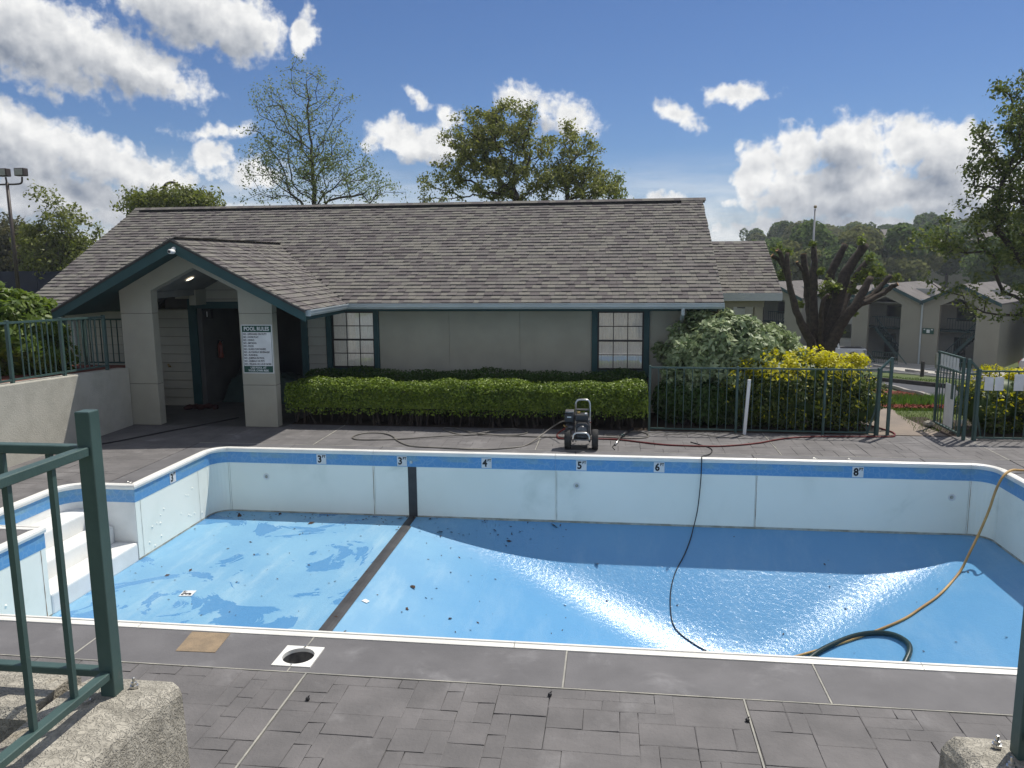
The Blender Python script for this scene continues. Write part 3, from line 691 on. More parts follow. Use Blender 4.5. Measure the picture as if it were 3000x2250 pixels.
cuts = [0, near_i(PX0,PY1-RC-.05), near_i(-6.19,PY1), near_i(-3.77,PY1), near_i(-.83,PY1), near_i(2.18,PY1), near_i(5.20,PY1), near_i(PX1,11.5), near_i(PX1,8.5), near_i(PX1,6.1),
        near_i(4.2,PY0), near_i(2.31,PY0), near_i(-.75,PY0), near_i(-3.9,PY0), near_i(-6.1,PY0), near_i(PX0,6.1), i_s0]
cop = [(.02,-.062),(-.022,-.052),(-.030,-.020),(-.022,.006),(.004,.020),(.030,.022),(.034,.014),(.062,.012),(.084,.006),(.084,-.012)]
wall = [(.03,-.05),(0,-.05),(0,WALLB-.01),(.03,WALLB-.01)]
band = [(.0,-.058),(-.004,-.058),(-.004,-.235),(.0,-.235)]
for a, c in zip(cuts[:-1], cuts[1:]):
    sweep('coping', 'coping', a, c, cop, gap=.0025)
    sweep('wall_panel', 'linerw', a, c, wall, gap=.0025)
    sweep('waterline_band', 'tileband', a, c, band, gap=.001)
sweep('coping', 'coping', i_s0, i_s1, cop); sweep('waterline_band', 'tileband', i_s0, i_s1, band)
sweep('stair_wall', 'fiberglass', i_s0, i_s1, wall)
# grimy seams and rust
for x, rust in ((-3.77,True),(-.83,False),(2.18,True),(5.20,True),(-6.19,False)):
    b = MB(); n = 9; vs = []
    for k in range(n):
        z = -.24-.82*k/(n-1); w = .002+.003*rnd.random(); vs += [(x-w,PY1-.003,z),(x+w,PY1-.003,z)]
    b.add(vs, [(2*k,2*k+1,2*k+3,2*k+2) for k in range(n-1)]); b.build('wall_seam', 'rust' if rust else 'seam', pool, fix=False)
for y, rust in ((7.80,True),(9.72,False),(11.25,False)):
    b = MB(); n = 9; vs = []
    for k in range(n):
        z = -.24-.8*k/(n-1); w = .002+.006*rnd.random()*(1 if rust else .4); vs += [(PX0+.003,y-w,z),(PX0+.003,y+w,z)]
    b.add(vs, [(2*k,2*k+1,2*k+3,2*k+2) for k in range(n-1)]); b.build('wall_seam', 'rust' if rust else 'seam', pool, fix=False)
for a, c in zip(cuts[:-1], cuts[1:]): sweep('wall_foot', 'seam', a, c, [(0.,-1.035-.008*rnd.random()),(-.004,-1.035-.008*rnd.random()),(-.004,-1.075),(0.,-1.075)])
# stripe across the floor and up the wall
b = MB(); n = 60; vs = []; sxs = [-3.20,-3.16,-3.12,-3.08,-3.05]
for k in range(n+1):
    y = PY0+.01+(PY1-PY0-.02)*k/n; vs += [(x,y,WALLB-max(0,(x+3.1)*.30)+.006) for x in sxs]
b.add(vs, [(5*k+i,5*k+i+1,5*k+i+6,5*k+i+5) for k in range(n) for i in range(4)]); b.build('floor_stripe', 'black_liner', pool, fix=False)
b = MB(); b.box(-3.20,-3.06,PY1-.005,PY1-.0005,-1.055,-.235); b.build('wall_stripe', 'black_liner', pool)
b = MB(); b.lathe([(.0,-.016),(.022,-.014),(.026,-.001)], (-3.14,PY1-.004,-.16), 'y', 12); b.build('rope_anchor', 'steel', pool)
# depth markers
def marker(num, x, y, z, rot, sz=.160):
    e = MB(); h = sz/2
    e.box(-h,h,-.003,0,-h,h)
    o = e.build('depth_marker', 'platew', None, bevel=.002, seg=1); o.parent = pool; pl = wloc(pool); o.location = (x-pl[0],y-pl[1],z-pl[2]); o.rotation_euler = rot
    text(num, sz*1.0, (-sz*.17,-.0042,-.004), 'ink', o, offset=.006, name='numeral', sx=.9); text('FT', sz*.34, (sz*.27,-.0042,sz*.27), 'ink', o, offset=.0025, name='unit_letters')
    return o
for num, x in (('3',-4.62),('3',-3.29),('4',-1.93),('5',-.45),('6',.73),('8',3.62)): marker(num, x, PY1-.0055, -.145, (0,0,0))
marker('3', PX0+.0055, 10.55, -.145, (0,0,R(90)))
marker('3', -5.18, 8.62, pfloor(-5.18,8.62)+.005, (R(-90),0,R(97)))
for x, z in ((-5.57,-.46),(-.52,-.47),(4.95,-.49)):
    b = MB(); b.lathe([(.034,.0),(.050,-.008),(.044,-.012),(.030,-.006),(.026,-.002)], (x,PY1-.001,z), 'y', 18); o = part_of(b.build('return_inlet', 'platew', pool, smooth=True), pool)
    b = MB(); b.lathe([(.0,-.011),(.022,-.011),(.027,-.004)], (x,PY1-.001,z), 'y', 14); b.build('eyeball', 'seam', o)
# moulded stairs in the alcove
for x0, x1, z in ((SX0-.01,-7.06,-.34),(-7.07,-6.77,-.57),(-6.78,PX0+.004,-.80)):
    b = MB(); b.box(x0,x1,SY0+.004,SY1-.004,WALLB-.02,z); b.build('stair_tread', 'fiberglass', pool, bevel=.035, seg=3)
# liner blisters on the left wall
for k in range(26):
    y = rnd.choice([rnd.uniform(9.75,11.3), rnd.uniform(5.9,7.8)]); z = rnd.uniform(-1.0,-.4); r = rnd.uniform(.010,.02)
    b = MB(); b.lathe([(0,.011),(r*.6,.008),(r,0)], (PX0,y,z), 'x', 8); b.build('liner_blister', 'linerw', pool, smooth=True)
b = MB(); n = 26; cx, cy = 2.02, 9.82; ring = []
for k in range(n):
    a = 2*math.pi*k/n; rr = 1+.22*math.sin(3*a+1)+.12*math.sin(7*a); x, y = cx+.44*rr*math.cos(a), cy+.15*rr*math.sin(a); ring.append((x,y,pfloor(x,y)+.006))
b.add([(cx,cy,pfloor(cx,cy)+.008)]+ring, [(0,k+1,(k+1)%n+1) for k in range(n)]); o = b.build('silt_patch', 'mud', pool, fix=False)

# skimmer let into the near border
sk = thing('pool_skimmer', 'white square skimmer frame with an open round well in the near deck', 'skimmer', (-2.35,5.35,-.25))
b = MB(); cx, cy, h = -2.35, 5.35, .152; N = 32; sq = []; ci = []
for k in range(N):
    a = 2*math.pi*k/N+math.pi/4; c, s = math.cos(a), math.sin(a); m_ = max(abs(c),abs(s)); sq.append((cx+h*c/m_, cy+h*s/m_)); ci.append((cx+.120*c, cy+.120*s))
vs = [(x,y,.009) for x,y in sq]+[(x,y,.009) for x,y in ci]+[(x,y,-.012) for x,y in sq]+[(x,y,-.02) for x,y in ci]
fs = [(k,(k+1)%N,N+(k+1)%N,N+k) for k in range(N)]+[(2*N+k,2*N+(k+1)%N,(k+1)%N,k) for k in range(N)]+[(N+k,N+(k+1)%N,3*N+(k+1)%N,3*N+k) for k in range(N)]
b.add(vs, fs); b.build('frame', 'coping', sk, fix=True)
b = MB(); b.lathe([(.120,-.02),(.112,-.25)], (cx,cy,0), 'z', 28); b.lathe([(.112,-.249),(0,-.249)], (cx,cy,0), 'z', 28); b.build('well', 'engine', sk, smooth=True)
b = MB(); b.lathe([(.10,-.11),(.088,-.10),(.088,-.13)], (cx,cy,0), 'z', 24); b.build('inner_ring', 'coping', sk, smooth=True)
b = MB(); b.tube([(cx,cy+.136,.009),(cx,cy+.136,.024)], .009, 8); b.build('screw', 'steel', sk)
b = MB(); b.tube([(cx,cy-.136,.009),(cx,cy-.136,.018)], .007, 8); b.build('screw', 'steel', sk)
b = MB(); b.lathe([(0,.0),(.03,.004),(.034,.012),(.0,.022)], (cx+.03,cy-.03,-.245), 'z', 9); own(b, 'dead_leaf', 'litter', 'brown curled leaf at the bottom of the skimmer well', 'leaf')
# anchor cups in the deck
cups = [(3.05,12.0),(3.55,12.0),(-6.62,9.78),(-6.95,7.62)]
for k, (x, y) in enumerate(cups):
    b = MB(); b.lathe([(0,-.006),(.022,-.006),(.024,.003),(.042,.003),(.044,-.004)], (x,y,.0), 'z', 16); b.build('anchor_cup', 'steel', deck, smooth=True)

# dead leaves blown into the pool
g = np.random.default_rng(21); n = 230; cen = []; nor = []
while len(cen) < n:
    x, y = (g.uniform(PX0+.1,PX1-.1), g.uniform(PY0+.1,PY1-.05))
    if g.random() > (.9 if x < -1.5 else .35): continue
    cen.append((x,y,pfloor(x,y)+.008)); nor.append((g.normal()*.3, g.normal()*.3, 1))
for k in range(120):
    x = g.uniform(PX0+.2,-.5); y = PY1-.03-abs(g.normal())*.22; cen.append((x,y,pfloor(x,y)+.008)); nor.append((g.normal()*.3, g.normal()*.3, 1))
sz = np.where(g.random(len(cen)) < .10, .055, .020)
v = cards(np.array(cen), np.array(nor), sz, 1.9, 22, .5); o = link('leaf_litter', card_mesh('leaf_litter', v, 'litter')); tag(o, 'dead leaves and twigs scattered over the blue pool floor', None, None, 'stuff')

# ------------------------------------------------------------------ clubhouse
SL = .52; EY, EZ = 14.95, 2.20; RY, RZ = 19.1, 2.20+.52*(19.1-14.95)     # main roof: eave line, ridge line
RX0, RX1 = -12.10, 2.03
WY = 15.45; WX0, WX1 = -11.70, 1.62
GC, GH, GA, GY = -7.52, 2.31, 3.39, 12.83                                # porch gable: centre, half width, apex height, front
def zmain(y): return EZ+SL*(y-EY)
def zporch(x): return GA-SL*abs(x-GC)
def yvalley(x): return EY+(zporch(x)-EZ)/SL
CL = thing('clubhouse', 'long single-storey taupe clubhouse with grey shingle roof and gabled porch', 'building', (-5,15.45,0))
# walls
b = MB()
b.box(WX0,WX0+.15,WY,22.6,-.3,2.15)
b.box(WX1-.15,WX1,WY,22.6,-.3,2.15)
b.box(WX0,WX1,22.6,22.75,-.3,2.15)
b.prism([(WY,2.15),(22.75,2.15),(RY,RZ-.15)], 'x', WX0, WX0+.15); b.prism([(WY,2.15),(22.75,2.15),(RY,RZ-.15)], 'x', WX1-.15, WX1)
b.build('side_wall', 'siding', CL)
# main front wall: stucco panels between the windows, with a reveal between the panels
for x0, x1 in ((-4.70,-3.25),(-3.25,-1.82),(-1.82,-.40)):
    b = MB(); b.box(x0+.002,x1-.002,WY,WY+.14,.72,2.05); b.build('wall_panel', 'stucco', CL)
b = MB(); b.box(-4.70,-.40,WY-.012,WY+.14,-.2,.70); b.build('wall_base', 'stucco', CL)
b = MB(); b.box(-4.70,-.40,WY+.02,WY+.13,.6,2.06); b.build('panel_backing', 'joint', CL)
b = MB(); b.box(.72,WX1,WY,WY+.14,-.2,2.05); b.build('wall_panel', 'stucco', CL)
# lap siding, board by board
def lap(x0, x1, z0, z1, y, parent, h=.185, top=None, m='siding', name='siding_board'):
    z = z0
    while z < z1-.02:
        zt = min(z+h, z1)-.009; b = MB()
        xa, xb = x0, x1
        if top:
            xa, xb = top(zt); xa, xb = max(x0, xa), min(x1, xb)
            if xb-xa < .05: break
        b.prism([(y-.032,z),(y-.010,zt),(y+.009,zt),(y+.009,z)], 'x', xa, xb); b.build(name, m, parent, fix=True); z += h
for bx_ in ((-6.32,-5.80,WY+.01,WY+.14,-.2,2.05),(WX0,-8.62,WY+.01,WY+.14,-.2,2.05),(-5.82,-4.70,WY+.03,WY+.14,-.2,.70),(-.40,.72,WY+.03,WY+.14,-.2,.70),(-8.62,-6.42,WY+.01,WY+.14,2.21,2.66),(-9.3,-8.63,WY+.012,WY+.14,2.06,2.5)):
    b = MB(); b.box(*bx_); b.build('wall_sheathing', 'joint', CL)
lap(-6.20,-5.82,.0,2.05,WY,CL); lap(WX0+.1,-8.78,.0,2.06,WY,CL)
lap(-9.4,-5.6,2.26,3.25,WY,CL,top=lambda z: (GC-(GA-.16-z)/SL, GC+(GA-.16-z)/SL))
lap(-8.62,-6.34,2.20,2.26,WY,CL)
b = MB(); b.box(WX0-.02,WX0+.11,WY-.035,WY+.02,-.1,2.06); b.build('corner_board', 'teal', CL)
# frieze board, soffit, fascia, gutter
b = MB(); b.box(-5.35,RX1-.05,WY-.035,WY-.003,2.0,2.12); b.build('frieze_board', 'teal', CL)
b = MB(); b.box(RX0+.05,-9.7,WY-.035,WY-.003,2.0,2.12); b.build('frieze_board', 'teal', CL)
b = MB(); b.box(-5.25,RX1-.03,EY+.05,WY+.02,2.10,2.125); b.build('soffit', 'teal', CL)
b = MB(); b.box(RX0+.03,-9.7,EY+.05,WY+.02,2.10,2.125); b.build('soffit', 'teal', CL)
b = MB(); b.box(-5.2,RX1-.01,EY+.02,EY+.05,2.06,2.19); b.build('fascia', 'teal', CL)
b = MB(); b.box(RX0+.01,-9.8,EY+.02,EY+.05,2.06,2.19); b.build('fascia', 'teal', CL)
GP = [(.0,.0),(-.075,.0),(-.11,.04),(-.115,.085),(-.125,.09),(-.125,.11),(-.11,.11),(-.10,.05),(-.07,.015),(0.,.015)]
def gutter(x0, x1):
    b = MB(); b.prism([(EY+.018+o, 2.075+z) for o, z in GP], 'x', x0, x1); b.box(x0-.003,x0+.003,EY-.105,EY+.02,2.075,2.18); b.box(x1-.003,x1+.003,EY-.105,EY+.02,2.075,2.18); b.build('gutter', 'gutter', CL)
gutter(-5.14, RX1+.01); gutter(RX0-.01,-9.83)
b = MB(); gx = GC+GH
b.prism([(gx-.02-o, 2.075+z) for o, z in GP], 'y', GY+.06, EY-.09); b.box(gx-.03,gx+.10,GY+.055,GY+.062,2.075,2.18); b.build('gutter', 'gutter', CL)
b = MB(); b.box(gx-.05,gx-.02,GY+.05,EY,2.0,2.19); b.build('fascia', 'teal', CL)
# downspouts
b = MB(); b.tube([(1.30,EY-.04,2.09),(1.30,EY-.03,1.98),(1.30,WY-.09,1.75),(1.30,WY-.08,.0)], .036, 8); b.build('downspout', 'gutter', CL)
b = MB(); b.tube([(-11.6,EY-.04,2.09),(-11.6,EY-.02,1.98),(-11.35,WY-.10,1.80),(-11.35,WY-.09,.9)], .036, 8); b.build('downspout', 'gutter', CL)
# windows
def window(x0, x1, z0, z1, name_label):
    t = MB(); w = .105
    t.box(x0-w,x0,WY-.045,WY+.03,z0-w-.03,z1+.06); t.box(x1,x1+w,WY-.045,WY+.03,z0-w-.03,z1+.06); t.box(x0,x1,WY-.045,WY+.03,z1,z1+.06); t.box(x0,x1,WY-.045,WY+.03,z0-w-.03,z0)
    win = part_of(t.build('window', 'teal', CL), CL); win['label'] = name_label
    zm = (z0+z1)/2
    for a, c, yy in ((z0,zm+.02,WY+.0),(zm-.02,z1,WY+.022)):
        f = MB(); s = .032
        f.box(x0,x0+s,yy,yy+.02,a,c); f.box(x1-s,x1,yy,yy+.02,a,c); f.box(x0+s,x1-s,yy,yy+.02,a,a+s*1.2); f.box(x0+s,x1-s,yy,yy+.02,c-s,c)
        f.build('sash', 'frame', win)
        f = MB(); wx = (x1-x0-2*s)/3; mh = (c-a-2.2*s)/2; m_ = .008
        for k in (1,2): f.box(x0+s+wx*k-m_,x0+s+wx*k+m_,yy+.002,yy+.013,a+s*1.2,c-s)
        f.box(x0+s,x1-s,yy+.0015,yy+.0135,a+s*1.2+mh-m_,a+s*1.2+mh+m_); f.build('muntin', 'frame', win)
        for i in range(3):
            for j in range(2):
                f = MB(); xa = x0+s+wx*i; za = a+s*1.2+mh*j; f.box(xa,xa+wx,yy+.014,yy+.018,za,za+mh); f.build('pane', 'glass', win)
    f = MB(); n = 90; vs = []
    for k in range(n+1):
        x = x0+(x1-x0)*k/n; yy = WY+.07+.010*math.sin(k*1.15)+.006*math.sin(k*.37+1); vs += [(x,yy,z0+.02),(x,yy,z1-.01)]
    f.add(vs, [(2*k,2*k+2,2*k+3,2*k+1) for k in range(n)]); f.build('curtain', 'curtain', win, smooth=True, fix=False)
    f = MB(); f.box(x0-.02,x1+.02,WY+.14,WY+.17,z0-.02,z1+.02); f.build('shade_backing', 'interior', win)
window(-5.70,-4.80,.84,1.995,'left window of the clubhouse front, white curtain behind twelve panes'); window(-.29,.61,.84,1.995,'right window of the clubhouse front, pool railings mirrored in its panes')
# storage recess behind the porch
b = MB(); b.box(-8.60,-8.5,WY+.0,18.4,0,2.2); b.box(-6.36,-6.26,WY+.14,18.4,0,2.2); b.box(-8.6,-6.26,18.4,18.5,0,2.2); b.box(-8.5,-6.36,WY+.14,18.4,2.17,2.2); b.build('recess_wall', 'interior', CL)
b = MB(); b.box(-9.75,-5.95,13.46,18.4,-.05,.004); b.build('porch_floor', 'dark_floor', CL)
b = MB(); b.box(-8.78,-8.60,WY-.045,WY+.02,.0,2.26); b.build('door_jamb', 'teal', CL)
b = MB(); b.box(-6.34,-6.20,WY-.045,WY+.02,.0,2.2); b.build('door_jamb', 'teal', CL)
b = MB(); b.box(-8.60,-6.34,WY-.04,WY+.02,2.06,2.2); b.build('door_head', 'teal', CL)
b = MB(); b.box(-8.74,-8.64,WY-.04,WY-.005,2.26,2.75); b.build('trim_board', 'teal', CL)
# porch: piers with horizontal reveals, gable wall with the five-sided opening
def pier(x0, x1, topf):
    zs = [0.,.78,2.09]
    for z0, z1 in zip(zs[:-1], zs[1:]):
        b = MB(); b.box(x0,x1,13.45,13.65,z0+.003,z1-.003); b.build('pier_panel', 'stucco', CL, bevel=.006, seg=1)
    b = MB(); b.prism([(x0,2.093),(x1,2.093),(x1,topf(x1)),(x0,topf(x0))], 'y', 13.45, 13.65); b.build('pier_panel', 'stucco', CL)
    b = MB(); b.box(x0+.01,x1-.01,13.46,13.64,0.,2.2); b.build('pier_core', 'joint', CL)
zu = lambda x: zporch(x)-.13
pier(-8.98,-8.36,zu); pier(-6.69,-6.06,zu)
b = MB(); b.prism([(-8.36,2.50),(-7.52,2.91),(-7.52,zu(GC)),(-8.36,zu(-8.36))], 'y', 13.45, 13.65); b.prism([(-7.52,2.91),(-6.69,2.50),(-6.69,zu(-6.69)),(-7.52,zu(GC))], 'y', 13.45, 13.65); b.build('gable_wall', 'stucco', CL)
b = MB()
for sg in (-1,1):
    b.prism([(GC,zu(GC)-.36+.02),(GC+sg*.86,zu(GC+sg*.86)-.36+.02),(GC+sg*.86,zu(GC+sg*.86)-.34+.02),(GC,zu(GC)-.34+.02)], 'y', 13.65, WY+.005)
b.build('porch_ceiling', 'ceiling', CL)
b = MB(); b.box(-8.98,-8.38,13.65,WY,2.35,2.47); b.build('porch_beam', 'ceiling', CL)
b = MB(); b.box(-8.50,-8.36,15.0,WY-.03,2.15,2.46); b.build('beam_box', 'stucco', CL)
# roofs
ROOF = MB()
for xa, xb, ya in ((RX0,-9.15,EY),(-9.15,-5.9,WY+.16),(-5.9,RX1,EY)):
    za = zmain(ya); ROOF.add([(xa,ya,za-.02),(xb,ya,za-.02),(xb,RY,RZ-.02),(xa,RY,RZ-.02),(xa,ya,za-.10),(xb,ya,za-.10),(xb,RY,RZ-.10),(xa,RY,RZ-.10)], [(0,1,2,3),(7,6,5,4),(0,4,5,1),(1,5,6,2),(3,2,6,7),(0,3,7,4)])
roof = part_of(ROOF.build('roof', 'roofdeck', CL), CL)
b = MB(); b.add([(RX0,RY,RZ-.012),(RX1,RY,RZ-.012),(RX1,23.3,RZ-.012-SL*(23.3-RY)),(RX0,23.3,RZ-.012-SL*(23.3-RY))], [(0,1,2,3)]); b.build('rear_roof', 'roof_far', CL, fix=False)
b = MB()
for sg in (-1,1):
    xe = GC+sg*GH; ze = zporch(xe)
    n = 12; up = []; dn = []
    b.add([(GC,GY,GA-.02),(xe,GY,ze-.02),(xe,yvalley(xe)+.25,ze-.02),(GC,yvalley(GC)+.1,GA-.02),(GC,GY,GA-.12),(xe,GY,ze-.12),(xe,yvalley(xe)+.25,ze-.12),(GC,yvalley(GC)+.1,GA-.12)], [(0,1,2,3),(7,6,5,4),(0,4,5,1),(1,5,6,2)])
proof = part_of(b.build('porch_roof', 'teal', CL), CL)
# rake boards: teal fascia with a dark shingle edge above
for sg in (-1,1):
    b = MB(); xe = GC+sg*(GH+.03)
    b.prism([(GC,GA-.035),(xe,zporch(xe)-.035),(xe,zporch(xe)-.185),(GC,GA-.215)], 'y', GY-.03, GY); b.build('rake_board', 'teal', CL)
    b = MB(); b.prism([(GC,GA+.012),(xe,zporch(xe)+.012),(xe,zporch(xe)-.035),(GC,GA-.035)], 'y', GY-.045, GY+.0); b.build('drip_edge', 'roofdeck', CL)
for x in (RX0, RX1):
    b = MB(); b.prism([(EY-.01,EZ+.0),(RY,RZ+.0),(RY,RZ-.2),(EY-.01,EZ-.18)], 'x', x-.012, x+.012); b.build('rake_board', 'teal', CL)
# shingles
tabs = []                                                  # (kind, along, row position, width, row index)
ROW = .142; co, si = 1/math.sqrt(1+SL*SL), SL/math.sqrt(1+SL*SL)
def rows(kind, length, a0, a1, keep, seed):
    g = random.Random(seed); r = 0
    while r*ROW < length-.02:
        a = a0-g.random()*.25; last = None
        while a < a1:
            w = g.choice([.10,.13,.15,.17,.19,.22]); lo, hi = max(a,a0), min(a+w,a1)
            if hi-lo > .02 and keep((lo+hi)/2, r*ROW+ROW/2): tabs.append((kind, lo, r*ROW, hi-lo, r, g.random(), g.random() < .5))
            a += w
        r += 1
Lm = (RY-EY)/co
rows('m', Lm, RX0-.02, RX1+.02, lambda a, s: not (abs(a-GC) < GH+.02 and EY+s*co < yvalley(a)-.03), 5)
Lp = GH/co+.03
def keep_p(a, s):                # a runs along y, s up the slope from the eave
    dx = GH+.03-s*co; return a < yvalley(GC+dx)+.02
rows('r', Lp, GY-.05, 17.4, keep_p, 6); rows('l', Lp, GY-.05, 17.4, keep_p, 7)
def frame_of(kind, a, s):
    if kind == 'm': return Vector((a, EY+s*co-.03, EZ+s*si-.0156)), Vector((1,0,0)), Vector((0,co,si)), Vector((0,-si,co))
    dx = GH+.03-s*co; z = GA-SL*dx
    if kind == 'r': return Vector((GC+dx, a, z)), Vector((0,1,0)), Vector((-co,0,si)), Vector((si,0,co))
    return Vector((GC-dx, a, z)), Vector((0,-1,0)), Vector((co,0,si)), Vector((-si,0,co))
def tab_geo(w, thick=True):
    t = .024 if thick else .015; d = ROW*1.35; e = .0015
    # x along, y up the slope, z normal
    return [(e,0,0),(w-e,0,0),(w-e,0,t),(e,0,t),(e,d,-.004),(w-e,d,-.004)], [(0,1,2,3),(3,2,5,4),(0,3,4),(1,5,2)]
def tab_score(t):
    k, a, s, w, r, q, th = t; p, *_ = frame_of(k, a, s); d = (p-CAM).length
    return w/d**2*(0 if k == 'l' else 1)*(1.25 if k == 'r' else 1)
tabs.sort(key=tab_score, reverse=True)
cache = {}
for k, a, s, w, r, q, th in tabs[:300]:
    p, ex, ey, ez = frame_of(k, a+(w if k == 'l' else 0), s); key = (round(w,2), th)
    if key not in cache:
        b = MB(); b.add(*tab_geo(key[0], th)); me = b.mesh('shingle', 'shingle'); cache[key] = me
    o = bpy.data.objects.new('shingle', cache[key]); COL.objects.link(o); par = roof if k == 'm' else proof; o.parent = par; pl = Vector(wloc(par))
    o.matrix_local = Matrix(((ex.x,ey.x,ez.x,p.x-pl.x),(ex.y,ey.y,ez.y,p.y-pl.y),(ex.z,ey.z,ez.z,p.z-pl.z),(0,0,0,1)))
for kinds, par in ((('m',),roof),(('r','l'),proof)):
    b = MB()
    for k, a, s, w, r, q, th in tabs[300:]:
        if k not in kinds: continue
        p, ex, ey, ez = frame_of(k, a+(w if k == 'l' else 0), s); vs, fs = tab_geo(w, th)
        b.add([p+ex*x+ey*y+ez*z for x,y,z in vs], fs, q+.0001)
    o = b.build('shingles', 'shingle', par, fix=False); o['kind'] = 'stuff'
# ridge caps and the black ridge vent
b = MB(); b.bar((RX0+.2,RY-.14,RZ-.045),(1.55,RY-.14,RZ-.045), .06, .05); b.build('ridge_vent', 'ridge_black', CL)
b = MB(); x = RX0
while x < RX1-.05:
    w = .145; b.prism([(RY-.10,RZ-.02),(RY,RZ+.045),(RY+.16,RZ-.05),(RY+.16,RZ-.065),(RY,RZ+.03),(RY-.10,RZ-.035)], 'x', x, x+w*1.02, rnd.random()+.001); x += w
o = b.build('ridge_caps', 'shingle', CL); o['kind'] = 'stuff'
b = MB(); y = GY-.03
while y < yvalley(GC)-.05:
    b.prism([(GC-.15,GA-.048),(GC,GA+.034),(GC+.15,GA-.048),(GC+.15,GA-.066),(GC,GA+.010),(GC-.15,GA-.066)], 'y', y, y+.148, rnd.random()+.001); y += .145
o = b.build('ridge_caps', 'shingle', CL); o['kind'] = 'stuff'
for sg in (-1,1):
    b = MB(); xe = GC+sg*GH; p0 = Vector((GC,yvalley(GC),GA+.004)); p1 = Vector((xe,yvalley(xe),zporch(xe)+.004))
    b.bar(p0, p1, .05, .012); b.build('valley_flashing', 'ridge_black', CL)
# side wing with its own roof and open walkway at the right
b = MB(); y0, z0_, y1, z1_ = 18.96, 2.2, 21.3, 2.2+SL*2.34
b.add([(1.4,y0,z0_-.02),(3.88,y0,z0_-.02),(3.88,y1,z1_-.02),(1.4,y1,z1_-.02),(1.4,y0,z0_-.1),(3.88,y0,z0_-.1),(3.88,y1,z1_-.1),(1.4,y1,z1_-.1)], [(0,1,2,3),(7,6,5,4),(0,4,5,1),(1,5,6,2),(3,2,6,7)])
b.add([(1.4,y1,z1_-.02),(3.88,y1,z1_-.02),(3.88,23.6,z0_-.02),(1.4,23.6,z0_-.02)], [(0,1,2,3)])
wroof = part_of(b.build('wing_roof', 'roofdeck', CL, fix=False), CL)
b = MB(); r = 0
while r*ROW < (y1-y0)/co:
    a = 1.5-rnd.random()*.2
    while a < 3.9:
        w = rnd.choice([.12,.15,.18,.21]); lo, hi = a, min(a+w,3.9)
        vs, fs = tab_geo(hi-lo, rnd.random() < .5); p = Vector((lo, y0+r*ROW*co-.03, z0_+r*ROW*si-.0156)); ey, ez = Vector((0,co,si)), Vector((0,-si,co))
        b.add([p+Vector((1,0,0))*x+ey*y+ez*z for x,y,z in vs], fs, rnd.random()+.001); a += w
    r += 1
o = b.build('shingles', 'shingle', wroof, fix=False); o['kind'] = 'stuff'
b = MB(); b.box(1.5,3.9,y0-.05,y0-.02,2.02,2.2); b.build('wing_fascia', 'gutter', CL)
b = MB(); b.box(1.62,3.55,y0+.25,y0+.4,1.86,2.08); b.build('wing_beam', 'stucco', CL)
b = MB(); b.box(3.33,3.52,y0+.22,y0+.42,-.45,1.86); b.build('wing_post', 'stucco', CL)
b = MB(); b.box(1.62,3.3,22.3,22.45,-.9,2.1); b.build('wing_wall', 'siding', CL)
b = MB(); b.box(2.0,2.25,22.26,22.3,-.5,1.75); b.box(2.55,2.9,22.26,22.3,.2,1.7); b.build('wing_opening', 'darkglass', CL)
b = MB(); b.prism([(y0+.3,2.06),(23.3,2.06),(y1,z1_-.12)], 'x', 3.6, 3.7); b.build('wing_gable', 'siding', CL)

# things fixed to or kept in the porch
sg = thing('pool_rules_sign', 'white and green pool rules sign on the right porch pier', 'sign', (-6.365,13.45,1.0))
sx0, sx1, sz0, sz1 = -6.66, -6.075, 1.0, 1.885; sm = (sx0+sx1)/2
b = MB(); b.box(sx0,sx1,13.441,13.449,sz0,sz1); b.build('plate', 'platew', sg, bevel=.012)
def panel(z0, z1, name):
    b = MB(); b.box(sx0+.016,sx1-.016,13.4385,13.441,z0,z1); return b.build(name, 'signgreen', sg)
panel(sz1-.135, sz1-.016, 'heading_panel'); panel(sz0+.016, sz0+.135, 'footer_panel')
b = MB()
for x in (sx0+.016, sx1-.022): b.box(x,x+.006,13.4388,13.441,sz0+.135,sz1-.135)
b.build('border_line', 'signgreen', sg)
text('POOL RULES', .098, (sm,13.438,sz1-.077), 'platew', sg, offset=.0022, sx=.86)
lines = ['LIFEGUARD ON DUTY','HORSE PLAY','DIVING','SMOKING','FOOD','GLASS CONTAINERS','ALCOHOLIC BEVERAGES','RUNNING','JUMPING IN POOL','ANIMALS OR PETS','YELLING OR LOUD NOISE']
for k, ln in enumerate(lines): text('NO - '+ln, .046, (sx0+.032,13.4400,sz1-.172-k*.0545), 'ink', sg, offset=.0012, align='LEFT', sx=.78)
text('USE POOL AT', .052, (sm,13.438,sz0+.102), 'platew', sg, offset=.0012, sx=.95); text('YOUR OWN RISK', .052, (sm,13.438,sz0+.050), 'platew', sg, offset=.0012, sx=.95)
for x in (sx0+.012,sx1-.012):
    for z in (sz0+.012,sz1-.012):
        b = MB(); b.lathe([(0,-.003),(.005,-.002),(.006,0)], (x,13.441,z), 'y', 8); b.build('screw', 'steel', sg)
sc = thing('security_camera', 'small white security camera under the porch gable peak', 'camera', (GC+.08,GY-.06,3.17))
b = MB(); b.tube([(GC+.06,GY-.03,3.24),(GC+.06,GY-.08,3.22)], .032, 12); b.build('bracket', 'white', sc)
b = MB(); b.lathe([(0,-.10),(.030,-.10),(.040,-.085),(.041,.02),(.03,.045),(0,.05)], (GC+.09,GY-.14,3.185), 'y', 16); b.build('body', 'white', sc, smooth=True)
b = MB(); b.lathe([(0,-.012),(.022,-.010),(.026,0)], (GC+.09,GY-.2415,3.185), 'y', 12); b.build('lens', 'black', sc)
